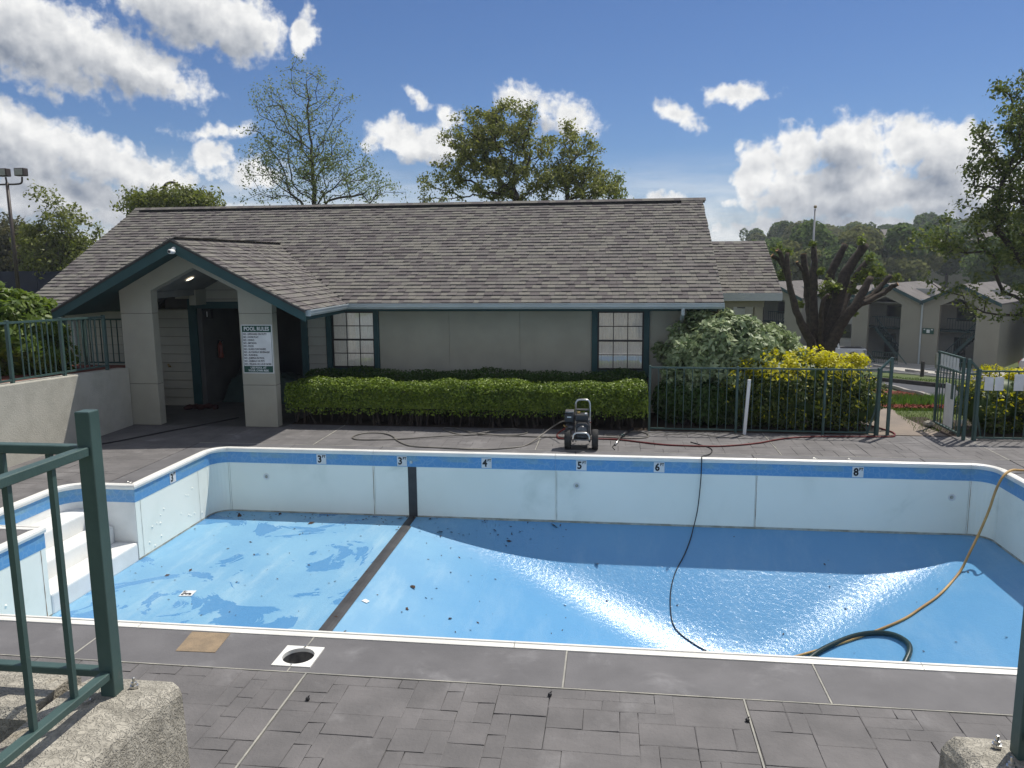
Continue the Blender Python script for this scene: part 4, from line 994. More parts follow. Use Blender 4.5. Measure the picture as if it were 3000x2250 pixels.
dl = thing('recessed_light', 'lit round recessed lamp in the sloping porch ceiling', 'ceiling light', (GC-.40,14.05,2.66))
zc = zu(GC-.40)-.345; nv = Vector((-SL,0,-1)).normalized()*-1
b = MB(); N = 20; tx = Vector((1,0,SL)).normalized(); ty = Vector((0,1,0)); c = Vector((GC-.40,14.05,zc)); nn = Vector((SL,0,-1)).normalized()
b.add([c+nn*.012]+[c+nn*.012+tx*.075*math.cos(2*math.pi*k/N)+ty*.075*math.sin(2*math.pi*k/N) for k in range(N)], [(0,k+1,(k+1)%N+1) for k in range(N)]); b.build('lamp_glass', 'lamp', dl, fix=False)
b = MB(); b.add([c+nn*.014+(tx*math.cos(2*math.pi*k/N)+ty*math.sin(2*math.pi*k/N))*r for r in (.076,.10) for k in range(N)], [(k,(k+1)%N,N+(k+1)%N,N+k) for k in range(N)]); b.build('trim_ring', 'white', dl, fix=False)
b = MB(); b.lathe([(0,0),(.018,.0),(.02,-.03),(.012,-.05),(.012,-.07)], (-9.30+.03,WY-.02,.84), 'y', 10); b.tube([(-9.27,WY-.09,.86),(-9.27,WY-.09,.90)], .02, 8); own(b, 'hose_bib', 'brass', 'small outdoor tap on the siding inside the porch', 'tap')
b = MB(); b.box(-8.66,-8.50,WY-.02,WY+.0,1.80,1.98); 
ex = thing('wall_sign_box', 'small dark box sign at the top of the storage doorway', 'sign', (-8.40,WY+.10,1.85))
b = MB(); b.box(-8.495,-8.33,WY+.06,WY+.16,1.84,2.03); b.build('housing', 'black', ex); b = MB(); b.box(-8.42,-8.405,WY+.055,WY+.06,1.88,1.99); b.build('face_mark', 'platew', ex)
fe = thing('fire_extinguisher', 'red fire extinguisher on the inner wall of the storage doorway', 'fire extinguisher', (-8.40,16.0,.95))
b = MB(); b.lathe([(0,0),(.055,.005),(.06,.03),(.06,.27),(.045,.32),(.02,.34),(.018,.37)], (-8.42,16.0,.95), 'z', 14); b.build('cylinder', 'ext_red', fe, smooth=True)
b = MB(); b.box(-8.45,-8.34,15.985,16.015,1.32,1.35); b.tube([(-8.42,16.0,1.30),(-8.36,15.99,1.28),(-8.35,15.99,1.05)], .012, 6); b.build('handle', 'black', fe)
def tarp(name, label, cx, cy, w, d, h, seed):
    g = np.random.default_rng(seed); n = 26; vs = []
    ph = g.random(6)*6.28
    for j in range(n+1):
        for i in range(n+1):
            u, v = i/n*2-1, j/n*2-1; r = max(abs(u),abs(v)); f = min(1., max(0.,(1-r)/.38)); f = f*f*(3-2*f)
            z = .01+h*f*(.82+.16*math.sin(u*2.6+ph[0])*math.cos(v*2.1+ph[1]))+.05*math.sin(u*9+ph[2]+v*4)*f*(1-f)*2+.025*math.sin(v*13+ph[3]+u*6)*f
            vs.append((cx+u*w/2*(1+.05*math.sin(v*7+ph[4])), cy+v*d/2*(1+.05*math.sin(u*6+ph[5])), z))
    b = MB(); b.add(vs, [(j*(n+1)+i,j*(n+1)+i+1,(j+1)*(n+1)+i+1,(j+1)*(n+1)+i) for j in range(n) for i in range(n)]); return own(b, name, 'tarp', label, 'tarp', smooth=True)
tarp('tarp_covered_heap', 'larger dark green tarp heaped over stored furniture in the doorway', -7.75, 16.35, 1.3, 1.0, .80, 3)
tarp('tarp_covered_heap', 'smaller dark green tarp bundle beside the larger one in the doorway', -6.85, 16.2, .8, .9, .62, 4)
b = MB(); g = np.random.default_rng(9); pts = [(-8.75,14.95,.03),(-8.6,15.1,.05),(-8.45,15.0,.05),(-8.3,15.12,.06),(-8.1,15.05,.04)]
b.tube(smooth_path(pts,4), [.03+.035*abs(math.sin(k*.9)) for k in range(17)], 8); own(b, 'red_bag', 'maroon', 'crumpled dark red bag on the porch floor by the jamb', 'bag', smooth=True)

# ------------------------------------------------------------------ retaining wall, railings, fences, gate
RWX = -8.90
rw = thing('retaining_wall', 'taupe stucco retaining wall along the left side of the deck', 'wall', (-9.0,11,0))
b = MB(); b.prism([(4.5,-.1),(13.44,-.1),(13.44,1.08),(12.1,1.15),(10.4,1.23),(4.5,1.35)], 'x', RWX-.24, RWX+.0); b.build('wall_body', 'stucco_wall', rw, bevel=.02)
def railing(name, label, pts_top, base, posts, spacing, cat='railing', m='teal_rail', pick=.016, rail=.032, post=.05, zb=.09, post_h=None, group=None, skip=()):
    """pts: (start, end) plan points; base/top heights interpolate; pickets, rails and posts are parts"""
    (p, q), (zt0, zt1), (zb0, zb1) = pts_top[:2], pts_top[2], base
    o = thing(name, label, cat, ((p[0]+q[0])/2,(p[1]+q[1])/2,min(zb0,zb1)), group); L = math.hypot(q[0]-p[0], q[1]-p[1])
    at = lambda t: (p[0]+(q[0]-p[0])*t, p[1]+(q[1]-p[1])*t); zt = lambda t: zt0+(zt1-zt0)*t; zl = lambda t: zb0+(zb1-zb0)*t
    b = MB(); b.bar((*at(0),zt(0)),(*at(1),zt(1)),rail*1.2,rail); b.build('top_rail', m, o)
    b = MB(); b.bar((*at(0),zl(0)+zb),(*at(1),zl(1)+zb),rail*1.2,rail*.9); b.build('bottom_rail', m, o)
    n = max(1, round(L/spacing)); cache = {}
    for k in range(1, n):
        t = k/n
        if any(abs(t-s) < .02 for s in posts): continue
        x, y = at(t); a, c = zl(t)+zb, zt(t); h = round(c-a, 3)
        if h not in cache:
            b = MB(); b.box(-pick/2,pick/2,-pick/2,pick/2,0,h); cache[h] = b.mesh('picket', m)
        inst(cache[h], 'picket', o, (x,y,a))
    for t in posts:
        x, y = at(t); b = MB(); w = post/2; b.box(x-w,x+w,y-w,y+w,zl(t)-.005,(post_h if post_h else zt(t)+.035)); b.build('post', m, o, bevel=.003, seg=1)
    return o
# on the retaining wall
railing('railing', 'teal picket railing along the top of the stucco retaining wall', ((-8.98,6.2),(-8.98,12.93),(2.26,2.06)), (1.32,1.10), (.17,.33,.50,.665,.835,1.0), .118)
railing('railing', 'shaded teal railing section set back in front of the clubhouse siding', ((-11.4,14.1),(-9.05,14.1),(1.93,1.93)), (1.0,1.0), (0.,.5,1.), .118, m='teal_rail')
b = MB(); b.box(-11.9,-9.15,13.95,14.25,-.1,1.0); own(b, 'low_wall', 'stucco_wall', 'low stucco wall under the set-back railing by the porch', 'wall', (-10.5,14.1,-.1))
# pool fence at the far side
railing('pool_fence', 'teal picket fence between the clubhouse hedge and the open gate', ((.66,13.74),(4.44,13.70),(1.13,1.125)), (.0,.0), (0.,.392,.775,1.0), .1455, cat='fence', post_h=None, post=.040, zb=.05, pick=.0115, rail=.026)
railing('pool_fence', 'teal picket fence right of the gate with white plates tied on', ((5.92,13.46),(11.5,13.40),(1.15,1.15)), (.0,.0), (0.,.26,.52,.78), .1455, cat='fence', post=.040, zb=.05, pick=.0115, rail=.026)
# gate posts with raked tops
def gate_posts(label, xa, xb, y, za, zb_):
    o = thing('gate_post_pair', label, 'gate post', ((xa+xb)/2,y,0))
    for x, z in ((xa,za),(xb,zb_)):
        b = MB(); b.box(x-.024,x+.024,y-.024,y+.024,-.005,z); b.build('post', 'teal_rail', o, bevel=.003, seg=1)
    b = MB(); b.bar((xa,y,za-.012),(xb,y,zb_-.012),.044,.03); b.build('raked_rail', 'teal_rail', o)
    b = MB(); b.bar((xa,y,1.10),(xb,y,1.10),.03,.03); b.build('cross_rail', 'teal_rail', o)
    s = -1 if xa < xb else 1
    b = MB(); b.bar((xa,y+.02,.62),(xa+s*.14,y+.05,.02),.026,.026); b.build('brace', 'teal_rail', o)
    return o
gate_posts('pair of teal gate posts with raked top left of the opening', 4.45, 4.62, 13.65, 1.16, 1.345)
gate_posts('pair of teal gate posts with raked top at the gate hinges', 5.91, 5.76, 13.49, 1.18, 1.345)
gt = thing('pool_gate', 'open teal pool gate swung outward with white plates tied to it', 'gate', (5.70,14.0,0))
gx, gy0, gy1 = 5.70, 13.54, 14.54
for y in (gy0, gy1):
    b = MB(); b.box(gx-.02,gx+.02,y-.02,y+.02,.04,1.36); b.build('stile', 'teal_rail', gt, bevel=.003, seg=1)
for z, nm in ((1.345,'top_rail'),(1.10,'middle_rail'),(.09,'bottom_rail')):
    b = MB(); b.bar((gx,gy0,z),(gx,gy1,z),.034,.03); b.build(nm, 'teal_rail', gt)
b = MB(); b.box(-.007,.007,-.007,.007,0,1.24); me = b.mesh('picket', 'teal_rail')
for k in range(1,8): inst(me, 'picket', gt, (gx,gy0+k*(gy1-gy0)/8,.1))
for k in range(1,7):
    b = MB(); y = gy0+.03+k*.125; b.box(gx-.014,gx-.010,y,y+.10,1.125,1.325); b.build('tied_plate', 'platew', gt)
b = MB(); b.box(gx-.014,gx-.010,13.78,14.14,.13,.86); b.build('tied_panel', 'platew', gt)
b = MB(); b.box(gx-.03,gx-.012,13.82,13.88,.62,1.10); b.build('latch_bar', 'teal_rail', gt)
b = MB(); b.tube([(gx-.03,gy1,1.2),(gx-.05,gy1,1.2)],.018,8); b.box(gx-.05,gx-.02,gy1-.02,gy1+.02,1.05,1.32); b.build('latch', 'steel', gt)
for z in (.3,1.15):
    b = MB(); b.tube([(gx+.03,gy0-.02,z-.03),(gx+.03,gy0-.02,z+.03)], .012, 8); b.build('hinge', 'steel', gt)
for k, (x, z0, z1, w) in enumerate(((5.99,.84,1.06,.135),(6.145,.84,1.06,.135),(6.435,.84,1.11,.15),(6.60,.84,1.11,.15))):
    b = MB(); b.box(x,x+w,13.426,13.432,z0,z1)
    own(b, 'white_plate', 'platew', ['first white plate on the fence right of the gate','second white plate on the fence right of the gate','taller white plate further right on the pool fence','rightmost tall white plate on the pool fence'][k], 'plate', group='white plates tied to the pool fence')
b = MB(); g = random.Random(4); b.lathe([(0,0),(.07,.01),(.095,.04),(.08,.08),(.04,.10),(0,.105)], (5.60,14.5,.01), 'z', 9); b.v = [(x+g.uniform(-.01,.01),y+g.uniform(-.01,.01),z) for x,y,z in b.v]
own(b, 'door_stop_rock', 'concrete_rough', 'flat rock on the path holding the gate open', 'rock')
b = MB(); b.prism([(2.245,.0),(2.295,.0),(2.345,.95),(2.295,.95)], 'y', 13.58, 13.63); own(b, 'white_post', 'white', 'leaning white board standing against the pool fence', 'post')

# ------------------------------------------------------------------ stair head where the viewer stands: concrete cheek walls and near railings
def cheek(label, pts_x, y0, y1, runx):
    b = MB(); x0, x1 = pts_x; n = 14; z1 = 1.35; lean = .05 if label.startswith('left') or 'left' in label else .05
    s = 1 if runx[0] < x0 else -1                    # side that faces the steps
    xi, xo = (x1, x0) if s > 0 else (x0, x1)
    prof = [(xi+s*lean,0.),(xi+s*.012,z1-.05),(xi-s*.005,z1-.02),(xi-s*.03,z1),(xo+s*.03,z1),(xo,z1-.03),(xo-s*.0,0.)]
    vs = []; ny = 26
    g = np.random.default_rng(len(label))
    for j in range(ny+1):
        y = y0+(y1-y0)*j/ny; sh = .03 if j == ny else 0
        for i, (x, z) in enumerate(prof): vs.append((x+g.normal()*.0025, y+g.normal()*.002, (z-(.03 if j == ny and z > .5 else 0))+g.normal()*.002))
    m = len(prof); fs = [(j*m+i,j*m+i+1,(j+1)*m+i+1,(j+1)*m+i) for j in range(ny) for i in range(m-1)]
    fs += [tuple(range(m)), tuple(ny*m+i for i in range(m-1,-1,-1))]
    b.add(vs, fs)
    a, c = runx; b.prism([(2.41,0),(2.725,0),(2.715,z1-.03),(2.69,z1),(2.44,z1),(2.41,z1-.03)], 'x', min(a,c), max(a,c))
    o = b.build('cheek_wall', 'concrete_rough'); return tag(o, label, 'wall')
cheek('rough concrete stair cheek wall carrying the left railing', (-2.10,-1.70), -.6, 2.72, (-5.2,-2.12))
cheek('rough concrete stair cheek wall carrying the right railing', (1.17,1.56), -.6, 2.69, (1.58,4.4))
b = MB()
for k in range(7): b.box(-1.72,1.19,2.72-.28*(k+1)+.0,2.72-.28*k,-.05,.19*(k+1)-.002*k)
b.box(-1.72,1.19,-3.5,.76,-.05,1.335); o = b.build('stair', 'concrete_rough'); o['kind'] = 'structure'
b = MB(); b.box(-5.2,-2.1,-.6,2.41,.55,.62); b.box(1.56,4.4,-.6,2.41,.55,.62); o = b.build('planter_soil', 'soil'); o['kind'] = 'structure'
def corner_rail(label, px, py, dirx, ynear, zb=1.35, zt=2.45):
    o = thing('stair_railing', label, 'railing', (px,py,zb)); w = .029
    b = MB(); b.box(px-w,px+w,py-w,py+w,zb-.002,zt); b.build('post', 'teal_rail', o, bevel=.004)
    for z, nm, tk in ((zt-.145,'top_rail',.034),(zb+.085,'bottom_rail',.030)):
        b = MB(); b.box(min(px+dirx*w,px+dirx*2.9),max(px+dirx*w,px+dirx*2.9),py-.02,py+.02,z-tk/2,z+tk/2); b.build(nm, 'teal_rail', o, bevel=.003, seg=1)
        b = MB(); b.box(px-.02,px+.02,ynear,py-w,z-tk/2+.001,z+tk/2+.001); b.build(nm, 'teal_rail', o, bevel=.003, seg=1)
    b = MB(); h = zt-.145-zb-.085; b.box(-.0095,.0095,-.0095,.0095,0,h); me = b.mesh('picket', 'teal_rail')
    for k in range(1,14): inst(me, 'picket', o, (px+dirx*(.165+.192*(k-1)), py, zb+.085))
    k = 1
    while py-.205-.2*(k-1) > ynear: inst(me, 'picket', o, (px, py-.205-.2*(k-1), zb+.085)); k += 1
    for dx_, dy_ in ((-.055 if dirx < 0 else -.07,-.075),(.06*(-dirx),.045)):
        b = MB(); b.lathe([(.017,.0),(.017,.010),(.011,.011),(.011,.022),(.006,.023),(.006,.04),(0,.042)], (px+dx_,py+dy_,zb-.001), 'z', 6); b.build('anchor_bolt', 'steel', o)
    return o
corner_rail('near teal stair railing with its corner post, left of the steps', -1.885, 2.575, -1, .9)
corner_rail('near teal stair railing post at the right edge of the view', 1.355, 2.555, 1, .9)

# ------------------------------------------------------------------ hoses, cord, pressure washer
def hose(name, m, label, pts, r, n=6, sides=8, cat='hose'):
    b = MB(); b.tube(smooth_path(pts, n), r, sides); return own(b, name, m, label, cat, smooth=True)
GREY = [(-.72,12.78,.36),(-.86,13.0,.28),(-1.07,13.1,.12),(-1.35,12.47,.012),(-1.60,12.21,.012),(-2.10,12.05,.012),(-2.82,12.12,.012),(-3.23,12.18,.012),(-3.53,12.49,.012),(-3.76,12.89,.012),(-4.01,13.09,.012),(-4.31,13.06,.012),(-4.41,12.75,.012),(-4.23,12.56,.012),(-3.65,12.64,.012),(-2.81,12.89,.03),(-2.25,13.13,.012),(-1.72,13.13,.012),(-1.46,13.34,.012),(-1.56,13.60,.012),(-1.88,13.62,.012),(-2.25,13.19,.03),(-2.54,13.08,.012),(-2.92,13.41,.012),(-2.99,13.62,.012),(-2.76,13.60,.012),(-2.25,13.10,.03),(-1.41,13.05,.012),(-.82,13.07,.012),(-.16,13.13,.012),(.34,13.07,.012),(.60,13.18,.012),(.62,13.42,.012),(.50,13.60,.012),(.40,13.62,.012),(.30,13.50,.03)]
hose('pressure_hose', 'hose_grey', 'grey pressure hose looped on the far deck left of the washer', GREY, .011)
RED = [(-.62,12.92,.26),(-.78,13.05,.16),(-.91,13.12,.05),(-.89,13.0,.015),(-.80,12.93,.015),(-.18,12.97,.015),(.17,12.93,.015),(.55,12.76,.015),(.91,12.63,.015),(1.42,12.60,.015),(1.80,12.64,.015),(2.35,12.88,.015),(2.83,13.25,.015),(3.33,13.45,.015),(4.0,13.52,.015),(4.52,13.56,.015),(4.72,13.62,.015),(4.78,13.9,.025),(4.6,14.3,.03),(4.35,14.5,.03)]
hose('garden_hose', 'hose_red', 'dark red garden hose running along the far deck to the gate', RED, .014)
CORD = [(1.30,12.9,.008),(1.50,12.62,.008),(1.58,12.40,.008),(1.52,12.10,.01),(1.40,11.92,.022),(1.36,11.80,.034),(1.355,11.755,.0),(1.35,11.765,-.33),(1.32,11.76,-.74),(1.28,11.755,-.98),(1.26,11.74,-1.055),(1.24,11.68,-1.10),(1.20,11.58,pfloor(1.2,11.58)+.02)]+[(x,y,pfloor(x,y)+.012) for x,y in ((1.09,11.35),(.95,11.11),(.87,10.84),(.86,10.53),(.92,10.34),(1.11,10.18),(1.35,10.05),(1.69,9.88),(1.95,9.7),(2.1,9.3))]
hose('power_cord', 'hose_black', 'thin black cord hanging down the far pool wall into the deep end', CORD, .008, cat='cord')
YEL = [(7.2,11.6,.02),(6.3,11.55,.02),(5.72,11.44,.035),(5.52,11.38,.045),(5.38,11.30,-.03),(5.29,11.27,-.22),(5.21,11.24,-.50),(5.08,11.18,-.82),(4.93,11.08,-1.08)]+[(x,y,pfloor(x,y)+.02) for x,y in ((4.78,10.98),(4.40,10.61),(4.09,10.42),(3.84,10.29),(3.49,10.21),(3.05,10.13),(2.48,10.03),(2.14,9.96),(1.85,9.8),(1.65,9.4))]
hose('yellow_hose', 'hose_yellow', 'tan yellow hose draped over the right coping into the deep end', YEL, .017)
BIG = [(x,y,pfloor(x,y)+.035) for x,y in ((2.1,9.2),(2.28,9.55),(2.45,9.80),(2.69,10.01),(2.96,10.13),(3.22,10.19),(3.45,10.15),(3.61,10.0),(3.69,9.76),(3.67,9.57),(3.56,9.37),(3.3,9.0))]
hose('suction_hose', 'hose_green', 'thick dark green suction hose looped on the deep end floor', BIG, .034, sides=12)
b = MB(); b.tube(smooth_path([(-8.9,11.2,.012),(-8.3,12.1,.012),(-7.9,12.9,.012),(-7.6,13.4,.012),(-7.2,14.2,.015)],5), .012, 8); own(b, 'black_hose', 'hose_black', 'straight black hose on the deck beside the retaining wall', 'hose', smooth=True)
b = MB(); b.tube(smooth_path([(.9,13.4,.008),(1.4,13.55,.008),(1.9,13.3,.008),(2.25,13.5,.01),(2.0,13.66,.01),(1.2,13.62,.008),(.2,13.5,.008),(-.1,13.3,.008),(.3,13.25,.008)],6), .006, 6); own(b, 'thin_rope', 'hose_grey', 'thin tangled rope on the deck by the white board', 'rope', smooth=True)
wg = thing('spray_gun', 'pressure washer spray gun lying on the far deck', 'spray gun', (.18,12.9,0))
b = MB(); b.tube([(.36,13.62,.045),(.27,13.40,.045)], [.016,.022], 10); b.tube([(.27,13.40,.045),(.19,13.14,.05)], .022, 10); b.build('grip', 'black', wg, smooth=True)
b = MB(); b.tube([(.19,13.14,.05),(.165,13.06,.05)], .028, 10); b.build('trigger_body', 'hose_green', wg, smooth=True)
b = MB(); b.tube([(.165,13.06,.05),(.07,12.55,.02)], .012, 8); b.build('lance', 'steel', wg, smooth=True)
b = MB(); b.tube([(.165,13.0,.05),(.02,12.45,.0),(.06,12.25,.008)], .007, 6); b.build('tail_hose', 'hose_black', wg, smooth=True)

pw = thing('pressure_washer', 'black pressure washer with steel tube frame and two tyres by the pool edge', 'pressure washer', (-.46,12.35,0))
for x, s in ((-.685,-1),(-.255,1)):
    b = MB(); b.lathe([(.085,-.045),(.150,-.050),(.160,-.035),(.163,0),(.160,.035),(.150,.050),(.085,.045)], (x,12.28,.163), 'x', 28); w = part_of(b.build('wheel', 'rubber', pw, smooth=True), pw)
    b = MB(); b.lathe([(0,.03*s),(.03,.035*s),(.085,.040*s),(.09,.046*s)], (x,12.28,.163), 'x', 20); b.lathe([(0,-.03*s),(.085,-.042*s)], (x,12.28,.163), 'x', 20); b.build('rim', 'platew', w, smooth=True)
b = MB(); b.tube([(-.685,12.28,.163),(-.255,12.28,.163)], .012, 8); b.build('axle', 'engine', pw)
def ubar(name, pts, r, m='steel'):
    b = MB(); b.tube(smooth_path(pts, 5), r, 10); b.build(name, m, pw, smooth=True)
ubar('front_bar', [(-.60,12.32,.14),(-.60,12.17,.16),(-.595,12.14,.24),(-.56,12.135,.285),(-.50,12.13,.295),(-.43,12.13,.295),(-.38,12.135,.285),(-.345,12.14,.24),(-.34,12.17,.16),(-.34,12.32,.14)], .015)
ubar('push_handle', [(-.575,12.62,.14),(-.575,12.60,.40),(-.575,12.575,.62),(-.57,12.56,.70),(-.545,12.555,.74),(-.50,12.55,.752),(-.42,12.55,.752),(-.375,12.555,.74),(-.35,12.56,.70),(-.345,12.575,.62),(-.345,12.60,.40),(-.345,12.62,.14)], .016)
for x in (-.60,-.34): ubar('side_bar', [(x,12.17,.15),(x,12.4,.14),(x+(.025 if x < -.5 else -.005),12.62,.14),(x+(.025 if x < -.5 else -.005),12.66,.03)], .014)
b = MB(); b.box(-.60,-.34,12.2,12.62,.155,.175); b.build('base_plate', 'engine', pw)
b = MB(); b.box(-.56,-.36,12.26,12.56,.175,.40); b.build('engine_block', 'engine', pw, bevel=.02)
b = MB(); b.prism([(-.545,.22),(-.375,.22),(-.35,.40),(-.40,.44),(-.52,.44),(-.57,.40)], 'y', 12.19, 12.27); b.build('recoil_cover', 'black', pw, bevel=.012)
b = MB(); b.box(-.745,-.585,12.30,12.50,.42,.57); b.build('air_filter', 'black', pw, bevel=.028, seg=3)
b = MB(); b.box(-.735,-.595,12.305,12.495,.572,.605); b.build('filter_lid', 'engine', pw, bevel=.012)
b = MB(); b.box(-.70,-.635,12.2955,12.2995,.505,.52); b.build('label_plate', 'platew', pw)
b = MB(); b.box(-.575,-.365,12.28,12.48,.44,.56); b.build('fuel_tank', 'black', pw, bevel=.03, seg=3)
b = MB(); b.lathe([(.03,0),(.03,.025),(.0,.03)], (-.52,12.38,.56), 'z', 14); b.build('fuel_cap', 'brass', pw)
b = MB(); b.box(-.42,-.385,12.3,12.36,.56,.575); b.build('warning_label', 'platew', pw)
b = MB(); b.box(-.575,-.365,12.50,12.58,.585,.60); b.build('top_plate', 'engine', pw)
b = MB(); b.lathe([(0,-.07),(.05,-.07),(.058,-.05),(.058,.05),(.05,.07),(0,.07)], (-.66,12.44,.32), 'x', 14); b.build('pump', 'engine', pw, smooth=True)
b = MB(); b.tube([(-.70,12.40,.33),(-.74,12.36,.35),(-.76,12.36,.37)], .014, 8); b.tube([(-.66,12.40,.26),(-.68,12.34,.22)], .012, 8); b.build('fitting', 'brass', pw)
b = MB(); b.box(-.40,-.34,12.30,12.5,.42,.47); b.tube([(-.36,12.26,.44),(-.34,12.24,.38),(-.345,12.25,.30),(-.33,12.3,.22)], .01, 6); b.build('muffler', 'engine', pw)
b = MB(); b.lathe([(0,0),(.075,0),(.08,-.012),(.05,-.02),(.0,-.02)], (-.46,12.19,.32), 'y', 18); b.build('starter_grille', 'engine', pw, smooth=True)
b = MB(); b.lathe([(0,0),(.013,.004),(.016,.015),(.0,.02)], (-.335,12.40,.40), 'z', 8); b.build('red_knob', 'ext_red', pw)

# small litter on the deck
g = np.random.default_rng(77)
for k, (x, y, lab) in enumerate(((-2.05,4.78,'small dark pod on the deck below the skimmer'),(-.40,5.02,'dark pod on the stamped stones near the middle joint'),(.90,4.86,'dark pod beside the right deck joint'))):
    b = MB(); b.lathe([(0,0),(.012,.002),(.016,.012),(.010,.022),(0,.026)], (x,y,.0), 'z', 7); b.tube([(x,y,.02),(x+.012,y+.004,.034)], .004, 5); own(b, 'seed_pod', 'black', lab, 'seed pod')
b = MB(); b.add([(-2.99,8.72,pfloor(-2.99,8.72)+.008),(-2.92,8.70,pfloor(-2.92,8.7)+.01),(-2.90,8.76,pfloor(-2.9,8.76)+.014),(-2.96,8.79,pfloor(-2.96,8.79)+.009)], [(0,1,2,3)]); own(b, 'paper_scrap', 'white', 'small white paper scrap on the pool floor by the black stripe', 'litter')

# ------------------------------------------------------------------ plants
def in_ells(E, n, g, ydepth=None, shell=.0):
    """points spread through a union of ellipsoids (x,y,z,rx,rz)"""
    E = np.array(E); vol = E[:,3]**2*E[:,4]; k = g.choice(len(E), n, p=vol/vol.sum()); p = g.normal(size=(n,3)); p /= np.linalg.norm(p,axis=1,keepdims=True)
    r = (shell+(1-shell)*g.random(n))**(1/2.4); p *= r[:,None]; e = E[k]
    ry = e[:,3] if ydepth is None else np.full(n, ydepth)
    return np.stack([e[:,0]+p[:,0]*e[:,3], e[:,1]+p[:,1]*ry, e[:,2]+p[:,2]*e[:,4]], 1)
def grow(base, fork, att, g, r_tip=.012, expo=.46, step=.45, rise=.35, rmax=None, wob=.05, lowf=.55):
    """trunk to the fork, then limbs that reach out to every attractor; returns chains of (points, radii)"""
    base, fork = np.array(base), np.array(fork); n0 = max(3, int(np.linalg.norm(fork-base)/step))
    P = [base+(fork-base)*k/n0+(g.normal(size=3)*[.05,.05,0] if 0 < k < n0 else 0) for k in range(n0+1)]; par = [-1]+list(range(n0))
    ax_ = fork-base; tt = np.clip(((att-base)@ax_)/(ax_@ax_), 0, 1); order = np.argsort(np.linalg.norm(att-(base+tt[:,None]*ax_), axis=1)); arr = np.zeros((len(att)*30+500,3)); arr[:len(P)] = P; cnt = len(P); ends = []
    low = n0
    for i in order:
        a = att[i]; d = arr[:cnt]-a; dist = np.linalg.norm(d, axis=1)+np.maximum(0, arr[:cnt,2]-a[2]+.2)*1.6
        dist[:max(0,int(low*lowf))] += 50
        j = int(np.argmin(dist)); p = arr[j].copy(); L = np.linalg.norm(a-p); m = max(1, int(L/step)); cur = j
        dirp = p-arr[par[j]] if par[j] >= 0 else np.array([0,0,1.]); dirp = dirp/max(1e-6,np.linalg.norm(dirp))
        for s in range(1, m+1):
            t = s/m; q = p+(a-p)*t+(dirp*.6+np.array([0,0,rise]))*L*.45*t*(1-t)+g.normal(size=3)*wob*(t < 1)
            if cnt >= len(arr)-2: break
            arr[cnt] = q; par.append(cur); cur = cnt; cnt += 1
        ends.append(cur)
    tips = np.zeros(cnt); 
    for e in ends: tips[e] += 1
    for i in range(cnt-1, 0, -1): tips[par[i]] += tips[i]
    rad = r_tip*np.maximum(tips,1)**expo
    if rmax: rad = np.minimum(rad, rmax)
    kids = {}
    for i in range(1, cnt): kids.setdefault(par[i], []).append(i)
    chains = []; stack = [(0, None)]
    while stack:
        i, pre = stack.pop(); ch = [pre, i] if pre is not None else [i]
        while i in kids:
            ks = sorted(kids[i], key=lambda k: -tips[k])
            for k in ks[1:]: stack.append((k, i))
            i = ks[0]; ch.append(i)
        if len(ch) > 1:
            rr = [rad[c] for c in ch]
            if pre is not None: rr[0] = min(rr[0], rr[1]*1.15)
            rr[-1] *= .5; chains.append(([arr[c] for c in ch], rr))
    return chains, arr[ends]
def limb_mesh(chains, m, loc, sides=None):
    b = MB()
    for pts, rr in chains:
        n = sides or (9 if max(rr) > .12 else 6 if max(rr) > .04 else 4); b.tube(pts, [float(r) for r in rr], n, caps=False)
    return b.mesh('trunk', m, loc, True)
def leaves_at(pts, per, spread, size, g, seed, up=.5, squash=.8, center=None):
    n = len(pts)*per; c = np.repeat(pts, per, 0)+g.normal(size=(n,3))*spread*np.array([1,1,squash])
    nr = g.normal(size=(n,3))*.8+np.array([0,0,up])
    if center is not None: nr += (c-center)/np.maximum(np.linalg.norm(c-center,axis=1,keepdims=True),.1)*.6
    return cards(c, nr, np.full(n, size), 1.5, seed)
def tree(name, label, base, fork, E, natt, per, spread, size, mleaf, mbark='bark', seed=0, ydepth=None, r_tip=.012, expo=.46, step=.45, rise=.35, group=None, shell=.0, extra=None, bare=0., wob=.05, cat='tree', lowf=.55):
    g = np.random.default_rng(seed); att = in_ells(E, natt, g, ydepth, shell)
    if extra is not None: att = np.vstack([att, extra])
    ch, ends = grow(base, fork, att, g, r_tip, expo, step, rise, None, wob, lowf)
    t = thing(name, label, cat, tuple(base), group)
    link('trunk', limb_mesh(ch, mbark, base), t)
    leafy = ends[g.random(len(ends)) >= bare]
    # some leaves further back along the twigs as well
    v = leaves_at(leafy, per, spread, size, g, seed+1, center=np.mean(att,axis=0))
    link('crown', card_mesh('crown', v, mleaf, base), t); return t
E3=[(-17.71,45.30,13.53,1.17,1.08),(-18.47,44.98,12.09,2.15,1.57),(-16.23,45.20,11.68,1.57,1.76),(-19.41,44.40,9.20,1.96,2.15),(-15.52,44.81,8.59,2.15,2.15),(-17.46,44.59,8.80,2.54,2.93),(-13.95,44.82,7.41,1.76,1.37),(-20.16,43.94,6.89,1.17,0.98),(-12.78,44.85,6.63,0.98,0.78)]
tree('sparse_tree', 'tall thin-leaved tree with open dark branches behind the clubhouse roof', (-17.1,45,.9), (-17.5,45.1,13.4), E3, 640, 17, .20, .088, 'lf_sparse', 'bark_dark', 31, 2.4, .0085, .47, .4, .45, lowf=.36)
